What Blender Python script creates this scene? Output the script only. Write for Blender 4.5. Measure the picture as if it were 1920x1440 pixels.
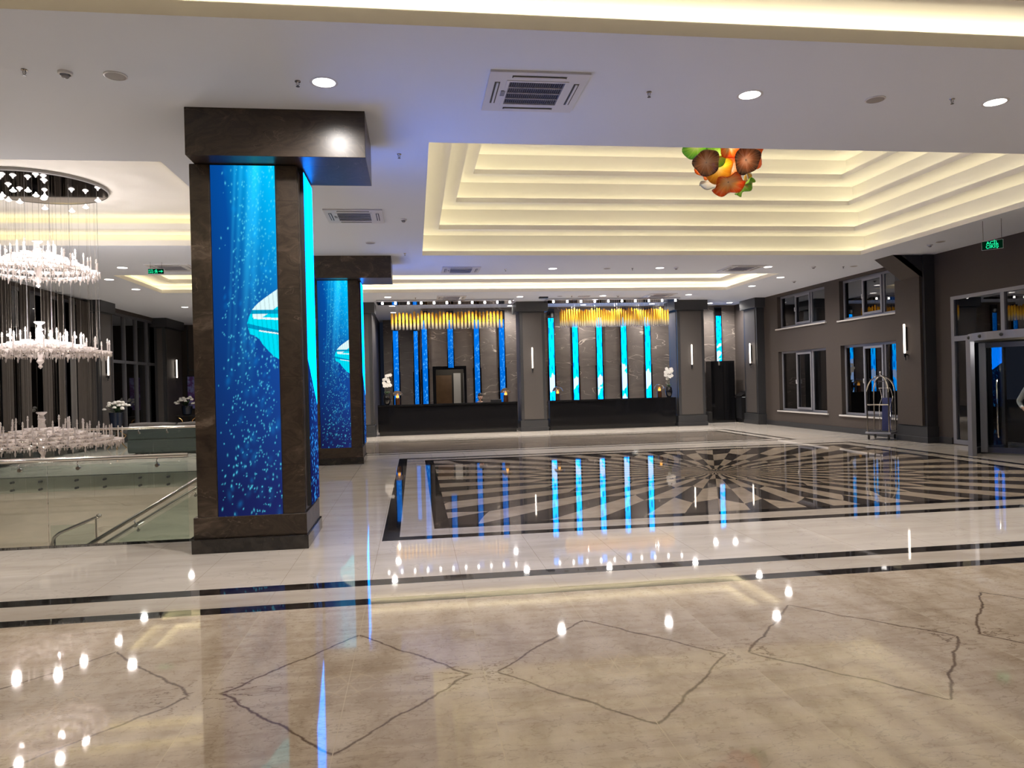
import bpy, math, random
import numpy as np
from mathutils import Matrix, Vector
random.seed(7)
PI = math.pi
SC = bpy.context.scene
COL = SC.collection
for o in list(bpy.data.objects):
    bpy.data.objects.remove(o)

# ------------------------------------------------------------------ camera
cam_d = bpy.data.cameras.new('camera'); cam = bpy.data.objects.new('camera', cam_d); COL.objects.link(cam)
cam_d.sensor_width = 36.0; cam_d.lens = 1361.6 / 1920 * 36.0; cam_d.clip_end = 300
yaw, pitch, roll = math.radians(7.637), math.radians(-0.016), math.radians(-1.436)
cy, sy, cp, sp, cr, sr = math.cos(yaw), math.sin(yaw), math.cos(pitch), math.sin(pitch), math.cos(roll), math.sin(roll)
fw = Vector((sy*cp, cy*cp, sp)); rt = Vector((cy, -sy, 0)); up = rt.cross(fw)
r2 = rt*cr + up*sr; u2 = -rt*sr + up*cr
cam.matrix_world = Matrix(((r2.x, u2.x, -fw.x, 0), (r2.y, u2.y, -fw.y, 0), (r2.z, u2.z, -fw.z, 1.7), (0, 0, 0, 1)))
SC.camera = cam

# ------------------------------------------------------------------ world, exposure
w = bpy.data.worlds.new('night'); SC.world = w; w.use_nodes = True
w.node_tree.nodes['Background'].inputs[0].default_value = (0.006, 0.008, 0.014, 1)
w.node_tree.nodes['Background'].inputs[1].default_value = 1.0
vs = SC.view_settings; vs.view_transform = 'Standard'; vs.look = 'None'; vs.gamma = 1; vs.exposure = 0.0; vs.use_curve_mapping = False
SC.cycles.use_denoising = True
SC.cycles.sample_clamp_indirect = 4.0
SC.cycles.caustics_reflective = False; SC.cycles.caustics_refractive = False
SC.cycles.max_bounces = 9; SC.cycles.diffuse_bounces = 5; SC.cycles.glossy_bounces = 4; SC.cycles.transparent_max_bounces = 24
CE = 4.6          # ceiling height

# light strengths
LED = 1.0         # cove strips
DOWN = 410.0      # downlight lamps (W)
SCREEN = 1.0      # display panels

# ------------------------------------------------------------------ tagging
def tag(o, label=None, cat=None, group=None, kind=None):
    if label: o['label'] = label
    if cat: o['category'] = cat
    if group: o['group'] = group
    if kind: o['kind'] = kind
    return o
def empty(name, loc=(0, 0, 0), rz=0, label=None, cat=None, group=None, kind=None):
    o = bpy.data.objects.new(name, None); COL.objects.link(o)
    o.location = loc; o.rotation_euler = (0, 0, rz); o.empty_display_size = .1
    return tag(o, label, cat, group, kind)
def copy_tree(o, parent=None):
    c = o.copy(); COL.objects.link(c); c.parent = parent
    for ch in list(o.children): copy_tree(ch, c)
    return c

# ------------------------------------------------------------------ mesh builder
class MB:
    def __init__(s): s.v = []; s.f = []; s.m = []; s.mi = 0
    def _add(s, vs, fs):
        b = len(s.v); s.v += [tuple(p) for p in vs]
        for f in fs: s.f.append(tuple(b+i for i in f)); s.m.append(s.mi)
        return s
    def box(s, x0, y0, z0, x1, y1, z1, rz=0, c=None):
        vs = [(x, y, z) for z in (z0, z1) for y in (y0, y1) for x in (x0, x1)]
        if rz:
            cx, cyy = c if c else ((x0+x1)/2, (y0+y1)/2); a, b = math.cos(rz), math.sin(rz)
            vs = [(cx+(x-cx)*a-(y-cyy)*b, cyy+(x-cx)*b+(y-cyy)*a, z) for x, y, z in vs]
        return s._add(vs, [(0, 2, 3, 1), (4, 5, 7, 6), (0, 1, 5, 4), (2, 6, 7, 3), (0, 4, 6, 2), (1, 3, 7, 5)])
    def bbox(s, x0, y0, z0, x1, y1, z1, b=.005):      # box with chamfered edges all round
        n = len(s.v); L = [(x0, x1), (y0, y1), (z0, z1)]; vs = []; key = {}
        for ix in (0, 1):
            for iy in (0, 1):
                for iz in (0, 1):
                    for ax in range(3):
                        p = []
                        for a, i in ((0, ix), (1, iy), (2, iz)):
                            q = L[a][i]; p.append(q if a == ax else q + (b if i == 0 else -b))
                        key[(ix, iy, iz, ax)] = len(vs); vs.append(tuple(p))
        fs = []
        for ax in range(3):
            o1, o2 = [a for a in range(3) if a != ax]
            for i in (0, 1):
                q = []
                for (p, r) in ((0, 0), (1, 0), (1, 1), (0, 1)):
                    k = [0, 0, 0]; k[ax] = i; k[o1] = p; k[o2] = r; q.append(key[(k[0], k[1], k[2], ax)])
                flip = (i == 0) ^ (ax == 1)
                fs.append(tuple(reversed(q)) if flip else tuple(q))
        for ax in range(3):
            o1, o2 = [a for a in range(3) if a != ax]
            for p in (0, 1):
                for r in (0, 1):
                    k0 = [0, 0, 0]; k0[o1] = p; k0[o2] = r; k1 = list(k0); k1[ax] = 1
                    fs.append((key[(*k0, o1)], key[(*k0, o2)], key[(*k1, o2)], key[(*k1, o1)]))
        for ix in (0, 1):
            for iy in (0, 1):
                for iz in (0, 1): fs.append(tuple(key[(ix, iy, iz, a)] for a in range(3)))
        return s._add(vs, fs)
    def quad(s, a, b, c, d): return s._add([a, b, c, d], [(0, 1, 2, 3)])
    def poly(s, pts): return s._add(pts, [tuple(range(len(pts)))])
    def prism(s, pts, d):            # extrude polygon by vector d
        n = len(pts); q = [tuple(p[i]+d[i] for i in range(3)) for p in pts]
        return s._add(list(pts)+q, [tuple(reversed(range(n))), tuple(range(n, 2*n))] + [(i, (i+1) % n, (i+1) % n+n, i+n) for i in range(n)])
    def lathe(s, prof, c=(0, 0, 0), n=16, ax='z', caps=True):
        vs = []; fs = []
        for (r, h) in prof:
            for i in range(n):
                a = 2*PI*i/n; x, y = r*math.cos(a), r*math.sin(a)
                p = (x, y, h) if ax == 'z' else ((h, x, y) if ax == 'x' else (x, h, y))
                vs.append((c[0]+p[0], c[1]+p[1], c[2]+p[2]))
        for k in range(len(prof)-1):
            for i in range(n):
                j = (i+1) % n; fs.append((k*n+i, k*n+j, (k+1)*n+j, (k+1)*n+i))
        if caps:
            fs.append(tuple(reversed(range(n)))); fs.append(tuple(range((len(prof)-1)*n, len(prof)*n)))
        return s._add(vs, fs)
    def cyl(s, c, r, h, n=16, ax='z'): return s.lathe([(r, 0), (r, h)], c, n, ax)
    def ball(s, c, r, n=10, sz=1.0):
        return s.lathe([(max(1e-4, r*math.sin(PI*k/6)), -r*sz*math.cos(PI*k/6)) for k in range(7)], c, n)
    def tube(s, pts, r, n=8, closed=False):
        pts = [Vector(p) for p in pts]; m = len(pts); vs = []; fs = []; ref = None
        for i, p in enumerate(pts):
            a = pts[(i-1) % m] if (closed or i > 0) else p; b = pts[(i+1) % m] if (closed or i < m-1) else p
            t = (b-a).normalized()
            if ref is None: ref = t.orthogonal().normalized()
            else: ref = (ref - t*ref.dot(t)).normalized()
            q = t.cross(ref)
            for k in range(n):
                an = 2*PI*k/n; vs.append(p + (ref*math.cos(an)+q*math.sin(an))*r)
        L = m if closed else m-1
        for i in range(L):
            for k in range(n):
                j = (i+1) % m; kk = (k+1) % n; fs.append((i*n+k, i*n+kk, j*n+kk, j*n+k))
        if not closed: fs.append(tuple(reversed(range(n)))); fs.append(tuple(range((m-1)*n, m*n)))
        return s._add(vs, fs)
    def build(s, name, mats, parent=None, smooth=False, label=None, kind=None, loc=None):
        me = bpy.data.meshes.new(name); me.from_pydata(s.v, [], s.f); me.update()
        if not isinstance(mats, (list, tuple)): mats = [mats]
        for m in mats: me.materials.append(m)
        for i, p in enumerate(me.polygons): p.material_index = s.m[i]
        if smooth:
            for p in me.polygons: p.use_smooth = True
            try: me.set_sharp_from_angle(angle=math.radians(40))
            except Exception: pass
        o = bpy.data.objects.new(name, me); COL.objects.link(o)
        if parent: o.parent = parent
        if loc: o.location = loc
        if label: o['label'] = label
        if kind: o['kind'] = kind
        return o

# ------------------------------------------------------------------ materials
class NT:
    def __init__(s, name):
        s.m = bpy.data.materials.new(name); s.m.use_nodes = True; s.t = s.m.node_tree
        s.t.nodes.clear(); s.out = s.t.nodes.new('ShaderNodeOutputMaterial')
    def put(s, sock, v):
        if isinstance(v, bpy.types.NodeSocket): s.t.links.new(v, sock)
        elif isinstance(v, (tuple, list)) and len(v) == 3 and sock.type == 'RGBA': sock.default_value = (*v, 1)
        else: sock.default_value = v
    def n(s, typ, out=0, props=None, **inp):
        nd = s.t.nodes.new('ShaderNode'+typ)
        for k, v in (props or {}).items(): setattr(nd, k, v)
        for k, v in inp.items():
            key = int(k[1:]) if (k[0] == 'i' and k[1:].isdigit()) else k.replace('_', ' ')
            s.put(nd.inputs[key], v)
        return nd.outputs[out]
    def mth(s, op, a, b=0.0, c=0.0): return s.n('Math', props={'operation': op}, i0=a, i1=b, i2=c)
    def vm(s, op, a, b=(0, 0, 0)): return s.n('VectorMath', props={'operation': op}, i0=a, i1=b)
    def mix(s, f, a, b): return s.n('Mix', out=2, props={'data_type': 'RGBA'}, i0=f, i6=a, i7=b)
    def ramp(s, f, stops):
        nd = s.t.nodes.new('ShaderNodeValToRGB'); s.put(nd.inputs[0], f); e = nd.color_ramp.elements
        while len(e) < len(stops): e.new(.5)
        for i, (p, c) in enumerate(stops): e[i].position = p; e[i].color = (*c, 1)
        return nd.outputs[0]
    def step(s, f, a, b): return s.n('MapRange', Value=f, From_Min=a, From_Max=b)
    def pos(s): return s.n('NewGeometry', 0)
    def pbr(s, col, rough=.5, metal=0.0, spec=.5, normal=None, coat=0.0, trans=0.0, ior=1.5, emc=None, ems=0.0, sheen=0.0):
        kw = {}
        if emc is not None: kw = dict(Emission_Color=emc, Emission_Strength=ems)
        nd = s.t.nodes.new('ShaderNodeBsdfPrincipled')
        for k, v in dict(Base_Color=col, Roughness=rough, Metallic=metal, IOR=ior, **kw).items(): s.put(nd.inputs[k.replace('_', ' ')], v)
        nd.inputs['Specular IOR Level'].default_value = spec; nd.inputs['Coat Weight'].default_value = coat
        nd.inputs['Coat Roughness'].default_value = .05; nd.inputs['Transmission Weight'].default_value = trans
        nd.inputs['Sheen Weight'].default_value = sheen
        if normal is not None: s.put(nd.inputs['Normal'], normal)
        return nd.outputs[0]
    def fin(s, sh): s.t.links.new(sh, s.out.inputs[0]); return s.m
def P(name, col, rough=.5, metal=0.0, spec=.5, noise=0.0, nscale=20, **k):
    t = NT(name)
    c = col
    if noise:
        f = t.n('TexNoise', Vector=t.n('TexCoord', 3), Scale=nscale, Detail=3.0)
        c = t.mix(f, tuple(x*(1-noise) for x in col), tuple(min(1, x*(1+noise)) for x in col))
    return t.fin(t.pbr(c, rough, metal, spec, **k))
def EM(name, col, st):
    t = NT(name); return t.fin(t.n('Emission', Color=col, Strength=st))

def marble(name, base, dark, light, scale=1.0, stretch=(1, 1, 1), rough=.12, vein=.012, rot=0.6, spec=.5, vein2=.3, joints=None):
    t = NT(name)
    p = t.n('Mapping', Vector=t.pos(), Scale=stretch, Rotation=(rot, rot*.7, rot))
    d = t.n('TexNoise', out=1, Vector=p, Scale=scale*1.1, Detail=4.0)
    p2 = t.vm('ADD', p, t.vm('SCALE', d)); p2.node.inputs[1].default_value = (0, 0, 0)
    sc = t.t.nodes.new('ShaderNodeVectorMath'); sc.operation = 'SCALE'; t.put(sc.inputs[0], d); sc.inputs[3].default_value = .9/scale
    p2 = t.vm('ADD', p, sc.outputs[0])
    n1 = t.n('TexNoise', Vector=p2, Scale=scale*1.6, Detail=8.0, Roughness=.62)
    col = t.ramp(n1, [(.3, dark), (.5, base), (.72, tuple(min(1, b*1.35) for b in base))])
    n2 = t.n('TexNoise', Vector=p2, Scale=scale*.9, Detail=3.0)
    v = t.mth('ABSOLUTE', t.mth('SUBTRACT', n2, .5))
    vf = t.step(v, vein, 0.0)
    n3 = t.n('TexNoise', Vector=p2, Scale=scale*3.2, Detail=5.0)
    v2 = t.step(t.mth('ABSOLUTE', t.mth('SUBTRACT', n3, .52)), vein*.9, 0.0)
    vv = t.mth('MAXIMUM', vf, t.mth('MULTIPLY', v2, vein2))
    col = t.mix(vv, col, light)
    if joints: pass
    return t.fin(t.pbr(col, rough, 0.0, spec))

def flow_marble(name, dark, mid, light, rough):
    t = NT(name)
    p = t.n('Mapping', Vector=t.pos(), Rotation=(.5, .9, .4), Scale=(.8, .8, 1.5))
    w1 = t.vm('ADD', p, t.vm('MULTIPLY', t.n('TexNoise', out=1, Vector=p, Scale=1.2, Detail=3.0), (1.6, 1.6, 1.6)))
    w2 = t.vm('ADD', w1, t.vm('MULTIPLY', t.n('TexNoise', out=1, Vector=w1, Scale=2.2, Detail=3.0), (.7, .7, .7)))
    n1 = t.n('TexNoise', Vector=t.vm('MULTIPLY', w2, (1, 1, 2.2)), Scale=1.0, Detail=9.0, Roughness=.66)
    col = t.ramp(n1, [(.30, dark), (.46, mid), (.52, tuple(k*.55 for k in mid)), (.60, tuple(k*1.25 for k in mid)), (.74, light)])
    n2 = t.n('TexNoise', Vector=w2, Scale=2.4, Detail=6.0)
    v = t.step(t.mth('ABSOLUTE', t.mth('SUBTRACT', n2, .5)), .008, 0.0)
    msk = t.step(t.n('TexNoise', Vector=p, Scale=1.7, Detail=2.0), .5, .62)
    col = t.mix(t.mth('MULTIPLY', v, t.mth('MULTIPLY', msk, .35)), col, tuple(min(1, k*2.2) for k in light))
    sx = t.t.nodes.new('ShaderNodeSeparateXYZ'); t.put(sx.inputs[0], t.pos())
    jz = t.mth('LESS_THAN', t.mth('PINGPONG', t.mth('ADD', sx.outputs[2], .04), .47), .0022)
    col = t.mix(jz, col, (.006, .005, .004))
    return t.fin(t.pbr(col, rough, 0.0, .5))
def veined_marble(name, a, b, light, rough):
    t = NT(name)
    d = t.n('TexNoise', out=1, Vector=t.pos(), Scale=.9, Detail=4.0)
    p = t.vm('ADD', t.n('Mapping', Vector=t.pos(), Rotation=(0, .85, 0), Scale=(.33, 1, 1.25)), t.vm('MULTIPLY', d, (.25, .25, .4)))
    base = t.mix(t.n('TexNoise', Vector=t.pos(), Scale=1.6, Detail=9.0, Roughness=.68), a, b)
    base = t.mix(t.mth('MULTIPLY', t.step(t.n('TexNoise', Vector=p, Scale=3.5, Detail=6.0), .5, .75), .5), base, tuple(k*.6 for k in a))
    out = base
    for sc_, th, wt in ((1.5, .0050, .9), (3.0, .0042, .6)):
        n2 = t.n('TexNoise', Vector=p, Scale=sc_, Detail=2.0)
        v = t.step(t.mth('ABSOLUTE', t.mth('SUBTRACT', n2, .5)), th, 0.0)
        m_ = t.step(t.n('TexNoise', Vector=t.pos(), Scale=1.3*sc_, Detail=1.0), .42, .58)
        out = t.mix(t.mth('MULTIPLY', v, t.mth('MULTIPLY', m_, wt)), out, light)
    return t.fin(t.pbr(out, rough, 0.0, .5))
def floor_normal(t, amp=.0011, tile=.0006):
    pos = t.pos()
    big = t.n('TexNoise', out=1, Vector=pos, Scale=6.0, Detail=1.5)
    a = t.vm('SUBTRACT', big, (.5, .5, .5))
    s1 = t.t.nodes.new('ShaderNodeVectorMath'); s1.operation = 'SCALE'; t.put(s1.inputs[0], a); s1.inputs[3].default_value = amp*2
    tl = t.vm('FLOOR', t.vm('DIVIDE', t.vm('ADD', pos, (.42, -4.27, 0)), (.785, 1.6, 1000)))
    wn = t.n('TexWhiteNoise', out=1, Vector=tl)
    s2 = t.t.nodes.new('ShaderNodeVectorMath'); s2.operation = 'SCALE'; t.put(s2.inputs[0], t.vm('SUBTRACT', wn, (.5, .5, .5))); s2.inputs[3].default_value = tile*2
    nn = t.vm('ADD', t.n('NewGeometry', 1), t.vm('ADD', s1.outputs[0], s2.outputs[0]))
    return t.vm('NORMALIZE', nn)
def joint(t, pos_sep, w=.0022, oy=4.27, py=1.6):
    x, y = pos_sep
    fx = t.mth('PINGPONG', t.mth('ADD', x, .42+.785*60), .3925)
    fy = t.mth('PINGPONG', t.mth('ADD', y, -oy+py*40), py/2)
    return t.mth('MAXIMUM', t.mth('LESS_THAN', fx, w), t.mth('LESS_THAN', fy, w))
def sepxy(t):
    nd = t.t.nodes.new('ShaderNodeSeparateXYZ'); t.put(nd.inputs[0], t.pos()); return nd.outputs[0], nd.outputs[1]

def mat_floor_near():
    t = NT('bookmatched_tile'); x, y = sepxy(t)
    u = t.mth('PINGPONG', t.mth('ADD', x, .42+1.57*40), .785)
    v = t.mth('PINGPONG', t.mth('ADD', y, -4.27+3.2*40), 1.6)
    cb = t.t.nodes.new('ShaderNodeCombineXYZ'); t.put(cb.inputs[0], u); t.put(cb.inputs[1], v)
    tl = t.vm('FLOOR', t.vm('DIVIDE', t.vm('ADD', t.pos(), (.42+.785, -4.27+1.6, 0)), (1.57, 3.2, 1000)))
    off = t.vm('MULTIPLY', t.n('TexWhiteNoise', out=1, Vector=tl), (.35, .35, .4))
    uv = t.vm('ADD', cb.outputs[0], off)
    n1 = t.n('TexNoise', Vector=uv, Scale=4.0, Detail=6.0, Roughness=.6)
    d = t.mth('ADD', t.mth('DIVIDE', u, .71), t.mth('DIVIDE', v, .81))
    d = t.mth('ADD', d, t.mth('MULTIPLY', t.mth('SUBTRACT', n1, .5), .2))
    vein = t.step(t.mth('ABSOLUTE', t.mth('SUBTRACT', d, 1.0)), .024, .006)
    # broken hairline veins around the diamond tips
    n2 = t.n('TexNoise', Vector=t.vm('MULTIPLY', uv, (1.0, 2.2, 1)), Scale=6.0, Detail=4.0)
    hair = t.step(t.mth('ABSOLUTE', t.mth('SUBTRACT', n2, .5)), .02, 0.0)
    tips = t.step(t.mth('ADD', t.mth('ABSOLUTE', t.mth('SUBTRACT', u, .62)), t.mth('MULTIPLY', v, .9)), .32, .05)
    hair = t.mth('MULTIPLY', hair, t.mth('ADD', .34, t.mth('MULTIPLY', tips, .8)))
    n3 = t.n('TexNoise', Vector=t.vm('MULTIPLY', uv, (1.6, 1.0, 1)), Scale=2.2, Detail=9.0, Roughness=.68)
    base = t.ramp(n3, [(.26, (.38, .295, .21)), (.5, (.57, .47, .355)), (.75, (.70, .61, .50))])
    spk = t.n('TexNoise', Vector=uv, Scale=70.0, Detail=2.0)
    base = t.mix(t.mth('MULTIPLY', t.step(spk, .62, .78), .45), base, (.30, .22, .15))
    streak = t.n('TexNoise', Vector=t.n('Mapping', Vector=uv, Rotation=(0, 0, .6), Scale=(1.2, 9, 1)), Scale=1.3, Detail=4.0)
    base = t.mix(t.mth('MULTIPLY', t.step(streak, .52, .66), .4), base, (.36, .27, .195))
    star = t.mth('MAXIMUM', t.step(t.mth('ABSOLUTE', t.mth('SUBTRACT', d, .24)), .014, .004), t.mth('MULTIPLY', t.step(t.mth('ABSOLUTE', t.mth('SUBTRACT', u, t.mth('MULTIPLY', v, .5))), .010, .002), t.step(d, .4, .2)))
    base = t.mix(t.mth('MULTIPLY', star, .4), base, (.66, .52, .36))
    col = t.mix(t.mth('MULTIPLY', vein, .85), base, (.10, .06, .04))
    col = t.mix(t.mth('MINIMUM', hair, .8), col, (.14, .085, .055))
    col = t.mix(joint(t, (x, y)), col, (.62, .52, .38))
    return t.fin(t.pbr(col, .035, 0.0, .62, normal=floor_normal(t)))
def mat_floor_light(name, a, b, c, jc=(.42, .35, .27), amp=.0011):
    t = NT(name); x, y = sepxy(t)
    p = t.n('Mapping', Vector=t.pos(), Scale=(.55, 2.6, 1), Rotation=(0, 0, .12))
    dn = t.n('TexNoise', out=1, Vector=p, Scale=1.1, Detail=3.0)
    p2 = t.vm('ADD', p, t.vm('MULTIPLY', dn, (.5, .5, .5)))
    n1 = t.n('TexNoise', Vector=p2, Scale=1.5, Detail=4.0, Roughness=.55)
    base = t.ramp(n1, [(.3, a), (.5, b), (.7, c)])
    n2 = t.n('TexNoise', Vector=t.vm('MULTIPLY', t.vm('ADD', t.pos(), t.vm('MULTIPLY', dn, (.3, .3, 0))), (1, 1.2, 1)), Scale=1.4, Detail=4.0)
    v = t.step(t.mth('ABSOLUTE', t.mth('SUBTRACT', n2, .5)), .006, 0.0)
    base = t.mix(t.mth('MULTIPLY', v, .22), base, tuple(k*.45 for k in a))
    base = t.mix(joint(t, (x, y), .002), base, jc)
    return t.fin(t.pbr(base, .035, 0.0, .6, normal=floor_normal(t, amp)))
def mat_granite():
    t = NT('black_granite')
    n1 = t.n('TexNoise', Vector=t.pos(), Scale=9.0, Detail=6.0)
    col = t.ramp(n1, [(.35, (.012, .010, .009)), (.7, (.035, .03, .027))])
    return t.fin(t.pbr(col, .03, 0.0, .6, normal=floor_normal(t)))
def mat_medallion():
    t = NT('starburst_inlay'); x, y = sepxy(t)
    dx = t.mth('SUBTRACT', x, 5.4); dy = t.mth('SUBTRACT', y, 12.67)
    r = t.mth('SQRT', t.mth('ADD', t.mth('MULTIPLY', dx, dx), t.mth('MULTIPLY', dy, dy)))
    a = t.mth('MULTIPLY', t.mth('ARCTAN2', dy, dx), 64/(2*PI))
    a = t.mth('ADD', a, 64.0)
    zig = t.mth('PINGPONG', a, 1.0)                     # 0 on even rays, 1 on odd rays
    rr = t.mth('DIVIDE', r, t.mth('ADD', 1.0, t.mth('MULTIPLY', zig, .13)))
    idx = t.mth('FLOOR', a)
    for R in (.36, .94, 1.9, 3.08, 5.35): idx = t.mth('ADD', idx, t.mth('GREATER_THAN', rr, R))
    par = t.mth('MODULO', idx, 2.0)
    n = t.n('TexNoise', Vector=t.pos(), Scale=2.2, Detail=8.0, Roughness=.65)
    li = t.ramp(n, [(.3, (.36, .28, .205)), (.55, (.50, .41, .315)), (.8, (.58, .49, .39))])
    dk = t.ramp(n, [(.3, (.038, .030, .025)), (.7, (.090, .074, .064))])
    col = t.mix(par, li, dk)
    return t.fin(t.pbr(col, .03, 0.0, .62, normal=floor_normal(t)))

def pane_mat(name, tint=(.9, .95, .95), rough=0.0, body=0.0, bodycol=(.5, .6, .55), ior=1.5):
    t = NT(name)
    tr = t.n('BsdfTransparent', Color=tint); gl = t.n('BsdfGlossy', Color=(1, 1, 1), Roughness=rough)
    base = tr
    if body: base = t.n('MixShader', i0=body, i1=tr, i2=t.n('BsdfDiffuse', Color=bodycol))
    fr = t.n('Fresnel', IOR=ior)
    return t.fin(t.n('MixShader', i0=fr, i1=base, i2=gl))

M = {}
M['plaster'] = P('white_plaster', (.82, .87, .97), .75, spec=.2)
M['trayplaster'] = P('cream_plaster', (.91, .89, .85), .75, spec=.2)
M['taupe'] = P('taupe_wallpaper', (.059, .048, .042), .7, spec=.25, noise=.18, nscale=60)
M['panel'] = P('grey_leather_panel', (.062, .054, .050), .55, noise=.06, nscale=40)
M['frame'] = P('charcoal_lacquer', (.028, .029, .032), .4)
M['colmarble'] = flow_marble('brown_grey_marble', (.007, .005, .004), (.052, .037, .027), (.19, .145, .11), .34)
M['colmarble_old'] = marble('brown_grey_marble', (.068, .052, .042), (.012, .009, .008), (.26, .20, .15), scale=1.1, stretch=(1, 1, 2.0), rough=.16, vein=.008, vein2=.45)
M['wallmarble'] = veined_marble('grey_marble', (.10, .084, .075), (.165, .142, .128), (.60, .53, .45), .3)
M['wm_old'] = marble('grey_marble', (.15, .128, .112), (.075, .062, .053), (.50, .44, .37), scale=.55, stretch=(1.5, 1.5, .9), rough=.25, vein=.0035, rot=.9, vein2=.5)
M['creammarble'] = marble('cream_marble', (.56, .49, .41), (.47, .40, .33), (.46, .39, .32), scale=.6, stretch=(.4, .4, 1.6), rough=.3, vein=.003, vein2=.1, rot=.05)
M['granite'] = mat_granite()
M['fnear'] = mat_floor_near()
M['flight'] = mat_floor_light('cream_marble_tile', (.60, .53, .455), (.68, .61, .53), (.74, .67, .59))
M['fband'] = mat_floor_light('grey_beige_tile', (.46, .39, .32), (.55, .48, .40), (.62, .55, .47))
M['fcarpet'] = mat_floor_light('brown_grey_tile', (.20, .165, .135), (.27, .225, .185), (.35, .30, .25), jc=(.5, .43, .35))
M['medal'] = mat_medallion()
M['led'] = EM('warm_led', (1.0, .87, .58), 28*LED)
M['led_main'] = EM('warm_led_soft', (1.0, .88, .56), 13.0*LED)
M['led_left'] = EM('warm_led_left', (1.0, .84, .42), 7*LED)
M['led_mid'] = EM('warm_led_medium', (1.0, .86, .50), 15*LED)
M['lamp'] = EM('lamp_glow', (1.0, .95, .9), 9.0)
M['sconce'] = EM('sconce_glow', (1.0, .86, .72), 5.0)
M['alu'] = P('grey_aluminium', (.24, .24, .27), .4, 0.3)
M['alug'] = P('slate_aluminium', (.13, .13, .145), .4, 0.4)
M['alud'] = P('dark_aluminium', (.07, .07, .08), .4, 0.6)
M['chrome'] = P('polished_steel', (.72, .69, .66), .12, 1.0)
M['brass'] = P('polished_brass', (.75, .45, .2), .15, 1.0)
M['white'] = P('white_plastic', (.72, .72, .74), .4)
M['greyp'] = P('grey_plastic', (.30, .30, .32), .5)
M['black'] = P('black_plastic', (.012, .012, .013), .4)
M['glossblack'] = P('black_gloss', (.006, .006, .007), .06)
M['pane'] = pane_mat('window_glass', (.55, .58, .6), ior=2.05)
M['clear'] = pane_mat('clear_glass', (.93, .97, .955), body=.045, bodycol=(.36, .45, .42))
M['doorglass'] = pane_mat('door_glass', (.93, .96, .95), ior=1.45)
M['sill'] = P('white_marble_sill', (.55, .52, .49), .3)
M['curtain'] = P('brown_curtain', (.042, .034, .028), .8, noise=.2, nscale=8)
M['curtain2'] = P('grey_sheer_curtain', (.09, .083, .08), .8)
M['mirror'] = P('dark_mirror', (.5, .5, .55), .03, 1.0)
M['leaf'] = P('green_leaf', (.03, .07, .025), .5)
M['petal'] = P('white_petal', (.8, .77, .72), .6, spec=.2)
M['navy'] = P('dark_blue_ceramic', (.012, .018, .035), .15)
M['sofa'] = P('dark_green_velvet', (.022, .032, .030), .8, noise=.25, nscale=12)
M['cushion'] = P('taupe_cushion', (.055, .048, .044), .85, noise=.2, nscale=15)
M['skin'] = P('skin', (.62, .40, .30), .55)
M['hair'] = P('dark_hair', (.012, .009, .008), .5)
M['shirt'] = P('white_shirt', (.88, .86, .85), .7)
M['suit'] = P('dark_suit', (.012, .014, .022), .7)
M['wood'] = P('brown_wood', (.16, .09, .045), .5, noise=.3, nscale=6)
M['blue'] = P('blue_vinyl', (.02, .03, .13), .5)

# ------------------------------------------------------------------ generic wall with openings
def wall_grid(axis, pos, th, u0, u1, z0, z1, holes, name, mat, label=None):
    us = sorted(set([u0, u1] + [h[0] for h in holes] + [h[1] for h in holes]))
    zs = sorted(set([z0, z1] + [h[2] for h in holes] + [h[3] for h in holes]))
    us = [k for k in us if u0 <= k <= u1]; zs = [k for k in zs if z0 <= k <= z1]
    mb = MB()
    for a, b in zip(us, us[1:]):
        run = None
        for c, d in zip(zs, zs[1:]):
            m_, q_ = (a+b)/2, (c+d)/2
            if any(h[0] < m_ < h[1] and h[2] < q_ < h[3] for h in holes): continue
            if axis == 'x': mb.box(pos, a, c, pos+th, b, d)
            else: mb.box(a, pos, c, b, pos+th, d)
    return mb.build(name, mat, kind='structure', label=label)
def led_strip(parent, segs):
    pass

# ------------------------------------------------------------------ floor
VX0, VX1, VY0, VY1 = -9.2, -2.62, 8.84, 16.25         # stair void
def zone(x, y):
    if VX0 < x < VX1 and VY0 < y < VY1: return None
    if (VX0-.12 < x < VX1+.12 and VY0-.16 < y < VY1+.16): return 3
    if y < 5.79: return 0
    if y < 5.95: return 3
    if y < 6.34: return 2
    if y < 6.53: return 3
    if -.4 < x < 11.03 and 8.13 < y < 17.3:
        if not (-.21 < x < 10.85 and 8.31 < y < 17.12): return 3
        if not (.19 < x < 10.5 and 8.68 < y < 16.75): return 2
        if not (.38 < x < 10.3 and 8.87 < y < 16.55): return 3
        return 4
    if x > -3 and x < 10.25 and 18.5 < y < 23.1:
        if not (x < 10.1 and 18.64 < y < 22.94): return 3
        if not (x < 9.78 and 18.92 < y < 22.66): return 1
        if not (x < 9.65 and 19.05 < y < 22.5): return 3
        return 5
    return 1
xs = sorted(set([-10, VX0-.12, VX0, VX1, VX1+.12, -3, -.4, -.21, .19, .38, 10.3, 10.5, 10.85, 11.03, 10.25, 10.1, 9.78, 9.65, 12.65, 14.2]))
ys = sorted(set([-5, 5.79, 5.95, 6.34, 6.53, 8.13, 8.31, 8.68, 8.87, VY0-.16, VY0, VY1, VY1+.16, 16.55, 16.75, 17.12, 17.3, 18.5, 18.64, 18.92, 19.05, 22.5, 22.66, 22.94, 23.1, 33.2]))
mb = MB()
for x0, x1 in zip(xs, xs[1:]):
    for y0, y1 in zip(ys, ys[1:]):
        z = zone((x0+x1)/2, (y0+y1)/2)
        if z is None: continue
        mb.mi = z; mb.quad((x0, y0, 0), (x1, y0, 0), (x1, y1, 0), (x0, y1, 0))
mb.mi = 1
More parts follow.
